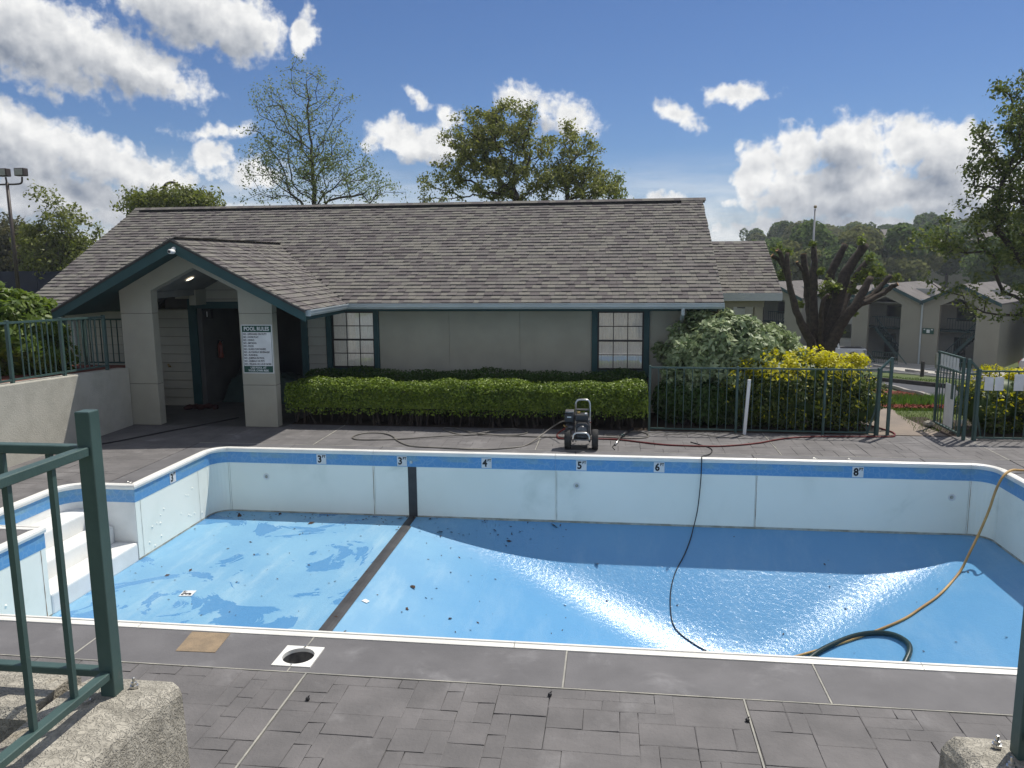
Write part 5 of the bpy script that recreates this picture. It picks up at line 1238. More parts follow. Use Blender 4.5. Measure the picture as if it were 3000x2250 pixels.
E4=[(-4.85,39.23,9.85,1.65,0.91),(-6.32,38.97,9.37,1.49,0.99),(-7.13,38.71,8.40,1.24,1.16),(-5.41,38.94,8.46,2.48,1.32),(-3.94,39.16,8.61,0.91,1.32),(-8.18,38.31,6.69,1.32,0.91),(-9.07,38.13,6.29,0.74,0.58),(-6.54,38.57,7.00,1.98,1.16),(-4.57,38.82,6.99,1.65,1.16)]
tree('oak_tree', 'large rounded olive-green tree behind the middle of the clubhouse roof', (-4.7,39,.9), (-4.8,39,7.6), E4, 300, 60, .155, .098, 'lf_oak', 'bark_dark', 32, 2.2, .012, .47, .35, .45, shell=.15, lowf=.42)
E4b=[(-2.70,40.42,9.17,0.93,0.76),(-1.93,40.32,7.91,1.44,1.27),(-1.24,40.21,6.64,1.44,0.93),(-3.01,40.00,6.74,1.10,0.93),(-0.91,40.38,7.40,0.68,0.85)]
tree('oak_tree', 'smaller olive-green tree leaning right of the large rounded one', (-2.4,40.2,.5), (-2.3,40.2,6.6), E4b, 150, 56, .16, .10, 'lf_oak', 'bark_dark', 33, 1.8, .012, .47, .35, .45, shell=.1, lowf=.5)
tree('thin_tree', 'thin pale-leaved young tree at the right edge of the oaks', (.1,43.4,-.2), (.1,43.4,4.6), [(0.02,43.47,6.83,0.91,1.00),(0.39,43.40,6.10,0.73,0.55)], 60, 14, .14, .11, 'lf_sparse', 'bark_dark', 34, 1.0, .012, .46, .3, .4)
tree('low_tree', 'low yellow-green treetop showing above the left end of the roof', (-25.3,44.2,.9), (-25.3,44.2,4.6), [(-27.34,43.97,6.44,1.50,0.70),(-25.36,44.25,6.62,2.00,0.80),(-23.77,44.42,6.41,1.20,0.70)], 150, 44, .24, .15, 'lf_yel', 'bark', 35, 1.6)
# bare arching deadwood rising out of that treetop
b = MB(); g = np.random.default_rng(5)
for pts in ([(-25.9,44.2,.9),(-25.9,44.2,5.5),(-26.1,44.2,7.0),(-26.0,44.2,7.55),(-25.5,44.2,7.7),(-25.1,44.2,7.45),(-24.95,44.2,7.1)],):
    b.tube(smooth_path(pts,5), [.16-.13*k/30 for k in range(31)], 6)
for k in range(9):
    x = -25.3+g.random()*1.6; z = 5.9+g.random()*.5; b.tube([(x,44.2,z-.8),(x+.2,44.2,z+.2),(x+.5+g.random()*.5,44.2,z+.7+g.random()*.5)], [.04,.03,.012], 4)
own(b, 'dead_tree', 'bark_dark', 'bare arching dead branches above the low left treetop', 'tree', (-25.9,44.2,.9))
E1=[(-33.92,45.27,7.15,0.67,0.83),(-33.80,45.08,5.81,1.25,1.25),(-34.51,44.73,4.16,1.67,1.46),(-32.55,45.08,4.77,1.15,1.25),(-33.67,44.67,3.13,2.50,1.25)]
tree('young_tree', 'light yellow-green young tree beside the floodlight pole', (-33.6,45,.9), (-33.7,45,3.0), E1, 240, 36, .22, .15, 'lf_yel', 'bark', 36, 1.6, .011, .44, .4, .6)
E0=[(-44.20,53.81,4.93,2.27,1.39),(-43.44,53.67,3.43,3.28,1.51),(-44.94,53.48,3.44,3.03,1.77)]
tree('olive_tree', 'dull olive bushy tree behind the floodlight pole', (-44,53.6,.9), (-44,53.6,2.4), E0, 220, 60, .36, .2, 'lf_olive', 'bark', 37, 2.6)
tree('olive_tree', 'second olive bushy tree right of the young yellow-green one', (-36.6,52,.9), (-36.6,52,2.4), [(-37.2,52,3.2,2.6,1.5),(-39.6,52.5,3.6,2.4,1.4),(-34.4,51.5,3.0,2.0,1.3)], 180, 56, .36, .2, 'lf_olive', 'bark', 38, 2.4)
E5=[(12.00,26.58,6.41,1.15,1.98),(11.50,26.28,4.97,0.94,1.36),(13.25,26.69,6.09,2.30,2.92),(12.04,26.14,3.63,1.67,0.94),(10.48,25.94,3.64,1.25,0.57),(9.55,25.81,3.55,0.73,0.52),(9.78,25.60,2.00,0.78,0.47),(11.75,25.80,1.67,1.15,0.63),(11.22,25.88,2.60,0.55,0.33)]
L5 = np.array([(12.46,26.15,3.31),(12.01,26.03,2.96),(11.57,25.91,2.57),(11.02,25.81,2.33),(10.52,25.7,2.08),(10.28,25.65,1.91),(9.98,25.62,1.99),(11.81,26.04,3.19),(11.11,25.97,3.32),(10.46,25.89,3.3),(10.06,25.86,3.43),(9.76,25.85,3.63)])
tree('right_tree', 'big dark green tree reaching in from the right edge over the driveway', (13.9,26.4,tz(13.9,26.4)-.1), (13.7,26.4,2.4), E5, 330, 48, .14, .085, 'lf_right', 'bark_dark', 39, 1.7, .010, .48, .3, .15, extra=L5, shell=.05)

# pollarded tree: thick cut limbs with tufts of sprouts
POL=[([(7.20,28.91,-0.78),(7.04,28.82,-0.10),(6.66,28.72,0.63),(6.33,28.62,1.33),(6.14,28.71,2.07),(6.06,28.79,2.65),(6.06,28.87,3.18)],0.20,0.07),
([(6.25,28.75,1.85),(6.01,28.95,2.57),(5.80,29.05,2.93),(5.56,29.00,3.11)],0.09,0.07),
([(6.18,28.75,2.0),(5.89,28.9,3.00),(5.68,28.74,3.29)],0.09,0.07),
([(7.20,28.91,-0.78),(7.16,29.17,-0.14),(7.12,29.47,0.68),(7.04,29.78,1.67),(6.92,29.90,2.52),(6.85,29.99,3.15)],0.24,0.11),
([(6.93,29.85,2.40),(6.72,29.75,2.63),(6.56,29.67,2.87)],0.06,0.05),
([(7.27,28.92,-0.78),(7.18,28.98,-0.12),(7.11,29.09,0.90),(7.08,29.23,1.98),(7.08,29.34,2.70),(7.06,29.45,3.43)],0.22,0.10),
([(7.41,28.94,-0.78),(7.34,28.76,-0.10),(7.22,28.61,0.75),(7.25,28.46,1.55),(7.42,28.51,1.72)],0.13,0.06),
([(7.45,28.94,-0.78),(7.53,29.25,-0.15),(7.72,29.64,0.86),(7.88,30.01,1.77),(7.83,30.09,2.32),(8.05,30.20,2.84),(8.36,30.34,3.48)],0.28,0.12),
([(7.49,28.95,-0.78),(7.59,29.06,-0.13),(7.90,29.32,1.25),(8.14,29.50,2.19),(8.47,29.64,2.84),(8.91,29.80,3.47)],0.35,0.14),
([(7.56,28.95,-0.78),(7.71,29.37,-0.23),(8.22,29.94,1.02),(8.67,30.43,1.86),(9.00,30.58,2.53),(9.37,30.70,2.98)],0.22,0.10),
([(7.52,28.95,-0.78),(7.55,28.73,-0.24),(7.88,28.61,0.64),(8.28,28.46,1.33),(8.59,28.58,1.86),(8.83,28.69,2.31)],0.28,0.11),
([(8.24,28.5,1.25),(9.00,28.9,1.72),(9.36,29.05,2.08),(9.61,29.10,2.37)],0.13,0.08),
([(8.3,28.5,1.30),(9.20,28.75,1.72),(9.52,28.76,1.98),(9.72,28.66,2.09)],0.11,0.07)]
SPR=[(5.80,29.18,3.36,0.29),(5.99,29.07,2.53,0.22),(5.88,29.03,2.39,0.18),(6.12,29.20,3.25,0.22),(7.02,29.36,3.53,0.11),(7.58,29.21,2.13,0.40),(7.40,29.14,1.80,0.33),(7.84,29.22,1.98,0.26),(8.76,29.60,3.63,0.22),(9.05,29.54,3.05,0.26),(9.02,29.47,2.62,0.40),(8.70,29.39,2.33,0.33),(9.42,29.51,2.51,0.29),(9.93,29.54,2.32,0.22),(8.49,29.29,1.90,0.26),(8.46,29.16,1.11,0.18),(8.03,29.01,0.47,0.11),(9.35,29.44,2.11,0.22),(6.61,28.97,1.41,0.15),(7.32,29.25,2.56,0.18)]
pb = (7.38,28.95,tz(7.38,28.95)-.15); pt = thing('pollarded_tree', 'pollarded tree with thick dark cut limbs and tufts of new leaves', 'tree', pb)
b = MB(); g = np.random.default_rng(12)
b.tube(smooth_path([(7.38,28.95,pb[2]),(7.38,28.95,-1.3),(7.38,28.95,-.7),(7.4,28.95,-.2)],4), [.52-.10*k/12 for k in range(13)], 14)
for pts, r0, r1 in POL:
    P = smooth_path(pts, 4); n = len(P); P = [p+Vector(g.normal(size=3)*.012) for p in P]
    b.tube(P, [float((r0+(r1-r0)*(k/(n-1))**.7)*(1+g.normal()*.05)) for k in range(n)], 10)
b.build('trunk', 'bark_dark', pt, smooth=True)
for pts, r0, r1 in POL:
    a, c = Vector(pts[-2]), Vector(pts[-1]); d = (c-a).normalized(); e = MB(); e.tube([c, c+d*.012], r1*.93, 12); e.build('cut_face', 'cutwood', pt)
tw = MB(); cs = []
for x, y, z, r in SPR:
    for k in range(int(8+r*60)):
        d = g.normal(size=3); d[2] = abs(d[2])*1.3; d /= np.linalg.norm(d); L = r*(.5+.8*g.random()); p = np.array((x,y,z-r*.5)); q = p+d*L
        tw.tube([tuple(p), tuple((p+q)/2+g.normal(size=3)*.02), tuple(q)], [.008,.006,.003], 3, caps=False)
        for s in range(7): cs.append(p+(q-p)*(.25+.75*g.random())+g.normal(size=3)*.035)
tw.build('sprout_twigs', 'bark', pt, fix=False)
v = cards(np.array(cs), g.normal(size=(len(cs),3))+np.array([0,-.2,.5]), np.full(len(cs),.085), 1.5, 13); link('sprout_leaves', card_mesh('sprout_leaves', v, 'lf_sprout', pb), pt)

# hedges and bushes
def hedge_shell(x0, x1, y0, y1, z0, z1, n, g, lump=.06, round_=.18):
    """points near the surface of a clipped hedge, with outward normals; gaps low down"""
    P = []; N = []
    A = [(x1-x0)*(y1-y0)*1.5, (x1-x0)*(z1-z0)*1.6, (y1-y0)*(z1-z0), (y1-y0)*(z1-z0), (x1-x0)*(z1-z0)*.3]
    k = g.choice(5, n, p=np.array(A)/sum(A)); u, v = g.random(n), g.random(n)
    X = x0+(x1-x0)*u; Y = y0+(y1-y0)*v; Z = z0+(z1-z0)*v
    pos = np.zeros((n,3)); nr = np.zeros((n,3))
    for f in range(5):
        m = k == f
        if f == 0: pos[m] = np.stack([X[m],Y[m],np.full(m.sum(),z1)],1); nr[m] = (0,0,1)
        elif f == 1: pos[m] = np.stack([X[m],np.full(m.sum(),y0),Z[m]],1); nr[m] = (0,-1,0)
        elif f == 2: pos[m] = np.stack([np.full(m.sum(),x0),y0+(y1-y0)*u[m],Z[m]],1); nr[m] = (-1,0,0)
        elif f == 3: pos[m] = np.stack([np.full(m.sum(),x1),y0+(y1-y0)*u[m],Z[m]],1); nr[m] = (1,0,0)
        else: pos[m] = np.stack([X[m],np.full(m.sum(),y1),Z[m]],1); nr[m] = (0,1,0)
    # lumps along the length and rounded upper edges
    L = lump*(np.sin(pos[:,0]*2.3+.6)+.7*np.sin(pos[:,0]*5.1+pos[:,1]*3)+.5*np.sin(pos[:,0]*9.7+pos[:,2]*7))
    pos += nr*L[:,None]; cy = (y0+y1)/2
    e = np.maximum(0, (pos[:,2]-(z1-round_))/round_); pos[:,1] += np.where(pos[:,1] < cy, 1, -1)*e**2*round_*.35*(k != 0)
    ed = np.minimum(np.minimum(pos[:,1]-y0, y1-pos[:,1]), .2); pos[:,2] -= np.where(k == 0, np.maximum(0,.14-ed)*.55, 0)
    pos -= nr*(g.random(n)**1.3*.13-.02)[:,None]
    return pos, nr
def hedge(name, label, x0, x1, y0, y1, z0, z1, n, size, m, seed, lump=.06, gapz=.35):
    g = np.random.default_rng(seed); p, nr = hedge_shell(x0,x1,y0,y1,z0,z1,n,g,lump)
    keep = g.random(n) < np.clip((p[:,2]-z0)/gapz+.08, 0, 1); p, nr = p[keep], nr[keep]
    base = ((x0+x1)/2,(y0+y1)/2,0.); t = thing(name, label, 'hedge', base)
    v = cards(p, nr*.9+g.normal(size=p.shape)*.75+np.array([0,0,.3]), np.full(len(p),size), 1.45, seed+1); link('foliage', card_mesh('foliage', v, m, base), t)
    b = MB(); 
    k = 0; x = x0+.1
    while x < x1-.05:
        for s in range(4):
            yy = y0+.15+(y1-y0-.3)*g.random(); xx = x+g.normal()*.1; b.tube([(xx,yy,0),(xx+g.normal()*.08,yy+g.normal()*.06,(z0+z1)/2),(xx+g.normal()*.2,yy+g.normal()*.15,z1-.1)], [.018,.012,.004], 4, caps=False)
        x += .22
    b.build('stems', 'bark_dark', t, fix=False)
    c = MB(); nn = int((x1-x0)/.15); vs = []; r = []
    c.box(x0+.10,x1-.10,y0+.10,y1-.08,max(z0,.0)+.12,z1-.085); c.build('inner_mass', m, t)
    return t
hedge('front_hedge', 'clipped bright green hedge along the pool side of the clubhouse', -5.98, .58, 13.60, 14.40, .22, .785, 50000, .030, 'lf_hedge', 41, .03, .30)
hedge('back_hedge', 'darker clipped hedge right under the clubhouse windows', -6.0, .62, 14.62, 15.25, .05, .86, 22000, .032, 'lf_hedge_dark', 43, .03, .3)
b = MB(); b.box(-6.05,5.9,13.76,15.44,-.1,-.002); o = b.build('planting_bed', 'soil'); o['kind'] = 'structure'
b = MB(); b.box(5.75,12.5,13.76,15.2,-.1,-.004); o = b.build('planting_bed', 'soil'); o['kind'] = 'structure'
def bush(name, label, E, n, size, m, seed, base, ydepth=None, aspect=1.9, stems=14, shell=.55, droop=.3, cat='bush', mass=.72, tips=None, clump=None):
    g = np.random.default_rng(seed); src = E
    if clump:                                  # leaf sprays gathered in clumps over the outline
        cc = in_ells(E, int(sum(e[3]*e[4] for e in E)*clump[0]), g, ydepth, .82); src = [(*c, clump[1]*(.7+.6*g.random()), clump[1]*(.55+.5*g.random())) for c in cc]
    p = in_ells(src, n, g, None if clump else ydepth, .35 if clump else shell); p = p[p[:,2] > base[2]+.03]
    E_ = np.array(E); c = E_[:,:3].mean(0); nr = (p-c)/np.maximum(np.linalg.norm(p-c,axis=1,keepdims=True),.1)+g.normal(size=p.shape)*.7+np.array([0,-.1,.5])
    t = thing(name, label, cat, base)
    if tips is not None:                        # golden new growth on the outer shoots
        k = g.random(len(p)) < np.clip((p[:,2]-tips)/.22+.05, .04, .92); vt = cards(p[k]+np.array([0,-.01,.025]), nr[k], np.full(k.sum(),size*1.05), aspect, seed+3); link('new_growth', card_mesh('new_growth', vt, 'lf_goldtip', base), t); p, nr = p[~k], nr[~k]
    v = cards(p, nr, np.full(len(p),size), aspect, seed+1); link('foliage', card_mesh('foliage', v, m, base), t)
    b = MB()
    for k in range(stems):
        q = p[g.integers(len(p))]; s = np.array(base)+np.array([(q[0]-base[0])*.35,(q[1]-base[1])*.3,0]); b.tube([tuple(s), tuple(s+(q-s)*.5+np.array([0,0,.1])), tuple(q)], [.022,.014,.004], 5, caps=False)
    b.build('stems', 'bark_dark', t, fix=False)
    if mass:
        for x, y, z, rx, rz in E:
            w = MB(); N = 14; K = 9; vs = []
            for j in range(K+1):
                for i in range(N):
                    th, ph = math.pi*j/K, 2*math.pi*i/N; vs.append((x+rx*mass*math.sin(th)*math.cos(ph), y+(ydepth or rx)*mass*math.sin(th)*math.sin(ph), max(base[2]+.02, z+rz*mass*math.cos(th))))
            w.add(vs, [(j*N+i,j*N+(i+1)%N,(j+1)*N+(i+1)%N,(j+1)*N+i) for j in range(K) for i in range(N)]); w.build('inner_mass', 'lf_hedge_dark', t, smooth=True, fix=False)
    return t
bush('pale_bush', 'large rounded pale green bush beside the right end of the clubhouse', [(2.0,15.15,1.2,1.0,.75),(2.75,15.0,1.05,.75,.55),(1.45,15.0,1.0,.6,.55),(2.2,14.9,.6,1.15,.65),(2.6,15.3,1.3,.6,.45)], 30000, .066, 'lf_bush', 51, (2.1,15.0,0), .75, 2.1, mass=.64, clump=(110,.22))
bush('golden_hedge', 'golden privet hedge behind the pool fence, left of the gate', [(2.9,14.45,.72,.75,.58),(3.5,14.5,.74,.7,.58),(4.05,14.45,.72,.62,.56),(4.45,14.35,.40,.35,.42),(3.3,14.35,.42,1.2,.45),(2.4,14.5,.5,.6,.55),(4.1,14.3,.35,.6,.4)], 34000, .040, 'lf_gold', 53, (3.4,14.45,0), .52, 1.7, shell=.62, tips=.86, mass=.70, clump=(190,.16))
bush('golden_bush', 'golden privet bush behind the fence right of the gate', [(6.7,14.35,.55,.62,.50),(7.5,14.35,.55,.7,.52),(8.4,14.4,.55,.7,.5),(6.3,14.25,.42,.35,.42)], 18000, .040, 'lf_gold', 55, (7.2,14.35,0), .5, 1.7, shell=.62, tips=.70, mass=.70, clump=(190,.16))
bush('left_bush', 'glossy light green bush behind the retaining wall railing', [(-10.75,12.9,1.75,.70,.72),(-11.25,12.7,1.45,.7,.7),(-10.4,12.8,1.35,.55,.5),(-10.9,12.7,2.15,.5,.42)], 12000, .08, 'lf_left', 57, (-10.9,12.8,.95), .7, 2.1, clump=(120,.2), mass=.64)
b = MB(); b.box(-11.9,-9.14,6.0,13.94,.9,1.06); o = b.build('planting_bed', 'mulch'); o['kind'] = 'structure'
# overgrown dark shrubs low behind the fence next to the hedge end
bush('dark_shrub', 'dark leafy shrub in the shade between hedge end and pale bush', [(1.15,14.45,.42,.42,.42),(1.75,14.3,.4,.5,.4)], 6000, .05, 'lf_hedge_dark', 59, (1.4,14.4,0), .4, 1.7)

# ------------------------------------------------------------------ apartment blocks beyond the lot
AO = Vector((29.09,63.62,-5.60)); AX = Vector((.796,-.606,0)).normalized(); AY = Vector((-AX.y,AX.x,0)); ARZ = math.atan2(AX.y, AX.x)
def apt(name, label, lx):
    t = thing(name, label, 'building', (0,0,0)); p = AO+AX*lx; t['_'] = 0; del t['_']; t.location = p; t.rotation_euler = (0,0,ARZ); WL[t.name] = (0,0,0); return t
def gable_bay(t, x0, w=5.5, d=10., he=5.2, hr=6.55, o0=1.27, o1=3.9, stair=1):
    """two-storey stair bay with a five-sided opening; local x along the front, y into the building"""
    cx = x0+w/2; xo0, xo1 = x0+o0, x0+o1; sl = (hr-he)/(w/2); T = .35
    zt = lambda x: hr-.12-abs(x-cx)*sl; xm = (xo0+xo1)/2
    for a, c in ((x0,xo0),(xo1,x0+w)):
        b = MB(); b.prism([(a,0),(c,0),(c,zt(c)),(a,zt(a))] if not (a < cx < c) else [(a,0),(c,0),(c,zt(c)),(cx,zt(cx)),(a,zt(a))], 'y', 0, T); b.build('pier', 'wall_far', t)
    b = MB(); b.prism([(xo0,4.85),(xm,5.45),(xm,zt(xm)),(xo0,zt(xo0))], 'y', 0, T); b.prism([(xm,5.45),(xo1,4.85),(xo1,zt(xo1)),(xm,zt(xm))] if not (xm < cx < xo1) else [(xm,5.45),(xo1,4.85),(xo1,zt(xo1)),(cx,zt(cx)),(xm,zt(xm))], 'y', 0, T); b.build('gable_wall', 'wall_far', t)
    b = MB(); b.box(x0,x0+.2,T,d,0,he); b.box(x0+w-.2,x0+w,T,d,0,he); b.box(x0,x0+w,d,d+.2,0,he); b.build('side_wall', 'wall_far', t)
    b = MB(); b.box(x0+.2,x0+w-.2,3.4,3.6,0,hr-.5); b.build('back_wall', 'far_siding', t)
    b = MB(); b.box(x0+.2,x0+w-.2,T,3.4,4.9,4.98); b.build('bay_ceiling', 'ceiling', t)
    b = MB(); b.box(xo0+.35,xo0+1.9,3.33,3.4,3.45,4.55); win = part_of(b.build('window', 'frame', t), t); b = MB(); b.box(xo0+.42,xo0+1.83,3.31,3.33,3.52,4.48); b.build('pane', 'darkglass', win)
    b = MB(); b.box(xo0+.3,xo0+1.2,3.33,3.4,0.1,2.1); b.build('door', 'darkglass', t)
    b = MB(); b.box(x0+.2,x0+w-.2,2.2,3.4,2.6,2.75); b.build('landing', 'teal', t)
    b = MB(); s = stair; xa, xb = (xo0+.3, xo1-.1) if s > 0 else (xo1-.1, xo0+.3)
    n = 13
    for k in range(n):
        u, u1 = k/n, (k+1)/n; b.box(min(xa+(xb-xa)*u, xa+(xb-xa)*u1), max(xa+(xb-xa)*u, xa+(xb-xa)*u1), 1.0, 2.1, .1+2.6*u, .18+2.6*u1)
    b.build('stair_flight', 'teal', t)
    b = MB(); b.bar((xa,1.0,.1+.95),(xb,1.0,2.7+.95),.05,.05); b.bar((xa,1.0,.15),(xb,1.0,2.75),.05,.2)
    for k in range(15): u = k/14; b.bar((xa+(xb-xa)*u,1.0,.12+2.6*u),(xa+(xb-xa)*u,1.0,1.0+2.6*u),.025,.025)
    b.build('stair_rail', 'teal', t)
    b = MB(); b.bar((xo0,.9,3.7),(xo1,.9,3.7),.05,.05) if s < 0 else b.bar((xo0,2.2,3.7),(xo1,2.2,3.7),.05,.05)
    for k in range(14): b.bar((xo0+(xo1-xo0)*k/13,2.2,2.7),(xo0+(xo1-xo0)*k/13,2.2,3.7),.025,.025)
    b.build('landing_rail', 'teal', t)
    # roof planes with overhang and teal rake boards
    for sg in (-1,1):
        xe = cx+sg*(w/2+.12); ze = hr-(w/2+.12)*sl
        b = MB(); b.add([(cx,-.35,hr),(xe,-.35,ze),(xe,d+.3,ze),(cx,d+.3,hr),(cx,-.35,hr-.1),(xe,-.35,ze-.1),(xe,d+.3,ze-.1),(cx,d+.3,hr-.1)], [(0,1,2,3),(7,6,5,4),(0,4,5,1),(1,5,6,2),(2,6,7,3)]); b.build('roof', 'roof_far', t)
        b = MB(); b.prism([(cx,hr-.02),(xe,ze-.02),(xe,ze-.28),(cx,hr-.30)], 'y', -.39, -.352); b.build('rake_board', 'teal', t)
A1 = apt('apartment_block', 'two-storey taupe apartment block with twin gabled stair bays', 0)
gable_bay(A1, -5.5, stair=1); gable_bay(A1, -11.0, stair=-1)
b = MB(); b.tube([(-5.5,-.06,5.2),(-5.5,-.06,0)], .07, 8); b.build('downspout', 'gutter', A1)
b = MB(); b.box(-5.65,-5.35,-.2,.02,5.12,5.3); b.build('leader_head', 'gutter', A1)
for x0, x1 in ((-11.4,-9.0),(-8.6,-6.6)):
    b = MB(); b.bar((x0,-1.6,1.0),(x1,-1.6,1.0),.06,.06); b.bar((x0,-1.6,.15),(x1,-1.6,.15),.05,.05); b.bar((x1,-1.6,1.0),(x1+1.0,-2.6,.3),.06,.06)
    for k in range(12): x = x0+(x1-x0)*k/11; b.bar((x,-1.6,.0),(x,-1.6,1.0),.03,.03)
    b.build('entry_rail', 'teal_rail', A1)
sgn = thing('building_sign', 'small green building sign on the apartment wall between the bays', 'sign', (0,0,0)); p = AO+AX*(-4.95)-AY*.03; sgn.location = p; sgn.rotation_euler = (0,0,ARZ); WL[sgn.name] = (0,0,0)
b = MB(); b.box(-.42,.42,-.02,0,2.55,3.0); b.build('plate', 'signgreen', sgn)
b = MB(); b.box(-.12,.12,-.024,-.021,2.63,2.90); b.box(-.34,-.22,-.024,-.021,2.86,2.94); b.box(.2,.34,-.024,-.021,2.86,2.94); b.build('white_mark', 'platew', sgn)
def siding_block(name, label, lx, x0, x1, y0, d, he, wins, ridge_x=True):
    t = apt(name, label, lx)
    b = MB(); b.box(x0,x1,y0,y0+d,0,he); b.build('wall', 'far_siding', t)
    ym = y0+d/2; hr = he+d/2*.42
    b = MB()
    if ridge_x:
        b.add([(x0-.3,y0-.4,he-.05),(x1+.3,y0-.4,he-.05),(x1+.3,ym,hr),(x0-.3,ym,hr),(x1+.3,y0+d+.4,he-.05),(x0-.3,y0+d+.4,he-.05)], [(0,1,2,3),(3,2,4,5)])
        b.add([(x0,y0,he),(x0,ym,hr-.1),(x0,y0+d,he)], [(0,1,2)]); b.add([(x1,y0,he),(x1,ym,hr-.1),(x1,y0+d,he)], [(0,1,2)])
    else:
        xm = (x0+x1)/2; hr = he+(x1-x0)/2*.42
        b.add([(x0-.3,y0-.5,he-.1),(xm,y0-.5,hr),(xm,y0+d,hr),(x0-.3,y0+d,he-.1),(x1+.3,y0-.5,he-.1),(x1+.3,y0+d,he-.1)], [(0,1,2,3),(1,4,5,2)])
    b.build('roof', 'roof_far', t, fix=False)
    if not ridge_x:
        b = MB(); b.prism([(x0,he),(x1,he),(xm,hr-.1)], 'y', y0, y0+.2); b.build('gable', 'far_siding', t)
        for sg in (-1,1):
            xe = xm+sg*((x1-x0)/2+.3); b = MB(); b.prism([(xm,hr-.02),(xe,he-.12),(xe,he-.36),(xm,hr-.30)], 'y', y0-.54, y0-.505); b.build('rake_board', 'teal', t)
    for wx, wz, ww, wh in wins:
        b = MB(); b.box(wx,wx+ww,y0-.06,y0,wz,wz+wh); win = part_of(b.build('window', 'frame', t), t)
        b = MB(); b.box(wx+.08,wx+ww-.08,y0-.075,y0-.06,wz+.08,wz+wh/2-.03); b.box(wx+.08,wx+ww-.08,y0-.075,y0-.06,wz+wh/2+.03,wz+wh-.08); b.build('pane', 'darkglass', win)
    return t
siding_block('siding_block', 'light siding apartment wing at the far right behind the driveway', 0, 1.2, 9.5, 2.6, 9, 5.3, [(2.5,3.4,1.1,1.2),(2.3,1.0,1.3,1.1),(5.2,3.4,1.1,1.2),(5.2,1.0,1.3,1.1)], False)
siding_block('siding_block', 'siding apartment wall between the stair bays behind the pollarded tree', 0, -15.4, -11.05, 2.2, 9, 5.2, [(-12.9,1.6,1.0,1.25),(-14.6,1.6,1.0,1.25),(-12.9,3.9,1.0,1.1)], False)
A2 = apt('apartment_block', 'gabled taupe stair bay glimpsed left of the pollarded tree', 0); gable_bay(A2, -21.0, stair=1)
siding_block('siding_block', 'siding apartment wall behind the clubhouse wing at the left end', 0, -27, -21.1, 2.2, 9, 5.2, [(-23,1.6,1.0,1.25),(-23,3.9,1.0,1.1)], False)

# ------------------------------------------------------------------ vehicles
def wheel(t, x, y, r, w=.24):
    b = MB(); b.lathe([(r*.55,-w/2),(r*.94,-w/2),(r,-w*.35),(r,w*.35),(r*.94,w/2),(r*.55,w/2)], (x,y,r), 'y', 20); wh = part_of(b.build('wheel', 'rubber', t, smooth=True), t)
    b = MB(); s = -1 if y < 0 else 1; b.lathe([(0,s*w*.42),(r*.2,s*w*.44),(r*.5,s*w*.36),(r*.6,s*w*.5)], (x,y,r), 'y', 14); b.build('rim', 'steel', wh, smooth=True)
def pickup(label, loc, rz):
    t = thing('pickup_truck', label, 'pickup truck', (0,0,0))
    body = [(-2.8,.50),(-2.8,.98),(-2.72,1.10),(-.75,1.10),(-.62,1.12),(1.2,1.13),(2.45,1.05),(2.72,.92),(2.78,.55),(2.2,.42),(1.2,.42),(-1.2,.42),(-2.2,.42)]
    b = MB(); b.prism(body, 'y', -.95, .95); b.build('body', 'car_white', t, bevel=.06, seg=3)
    b = MB(); b.prism([(-.72,1.10),(-.55,1.78),(.72,1.82),(1.42,1.13)], 'y', -.82, .82); b.build('cab', 'car_white', t, bevel=.08, seg=3)
    for s in (-1,1):
        for pts in ([(-.52,1.16),(-.42,1.68),(.05,1.71),(.05,1.16)],[(.14,1.16),(.14,1.71),(.66,1.72),(1.15,1.16)]):
            b = MB(); b.prism(pts, 'y', s*.822, s*.835); b.build('side_window', 'car_glass', t)
        b = MB(); b.box(-2.84,-2.79,s*.80-.09,s*.80+.09,.72,1.02); b.build('tail_light', 'tail_red', t)
        b = MB(); b.box(2.70,2.80,s*.72-.16,s*.72+.16,.74,.92); b.build('headlight', 'lens', t)
        b = MB(); b.box(.95,1.10,s*.97,s*1.12,1.12,1.28); b.build('mirror', 'black', t)
        for x in (-1.75,1.75): wheel(t, x, s*.86, .38)
        for x in (-1.75,1.75):
            b = MB(); b.lathe([(.46,-.01),(.46,.012),(.0,.012)], (x,s*.948,.40), 'y', 20); b.build('wheel_arch', 'black', t)
    b = MB(); b.prism([(.80,1.74),(1.34,1.20),(1.40,1.20),(.86,1.76)], 'y', -.72, .72); b.build('windscreen', 'car_glass', t)
    b = MB(); b.box(-.70,-.60,-.68,.68,1.2,1.66); b.build('rear_window', 'car_glass', t)
    b = MB(); b.box(-2.6,-.8,-.78,.78,1.096,1.104); b.build('bed', 'black', t)
    b = MB(); b.box(-2.92,-2.80,-.9,.9,.48,.62); b.build('rear_bumper', 'steel', t, bevel=.02)
    b = MB(); b.box(2.74,2.90,-.92,.92,.46,.64); b.build('front_bumper', 'steel', t, bevel=.02)
    t.location = loc; t.rotation_euler = (0,0,rz); return t
pickup('white pickup truck parked behind the pollarded tree trunk', (18.3,69.2,-5.54), R(180-6))
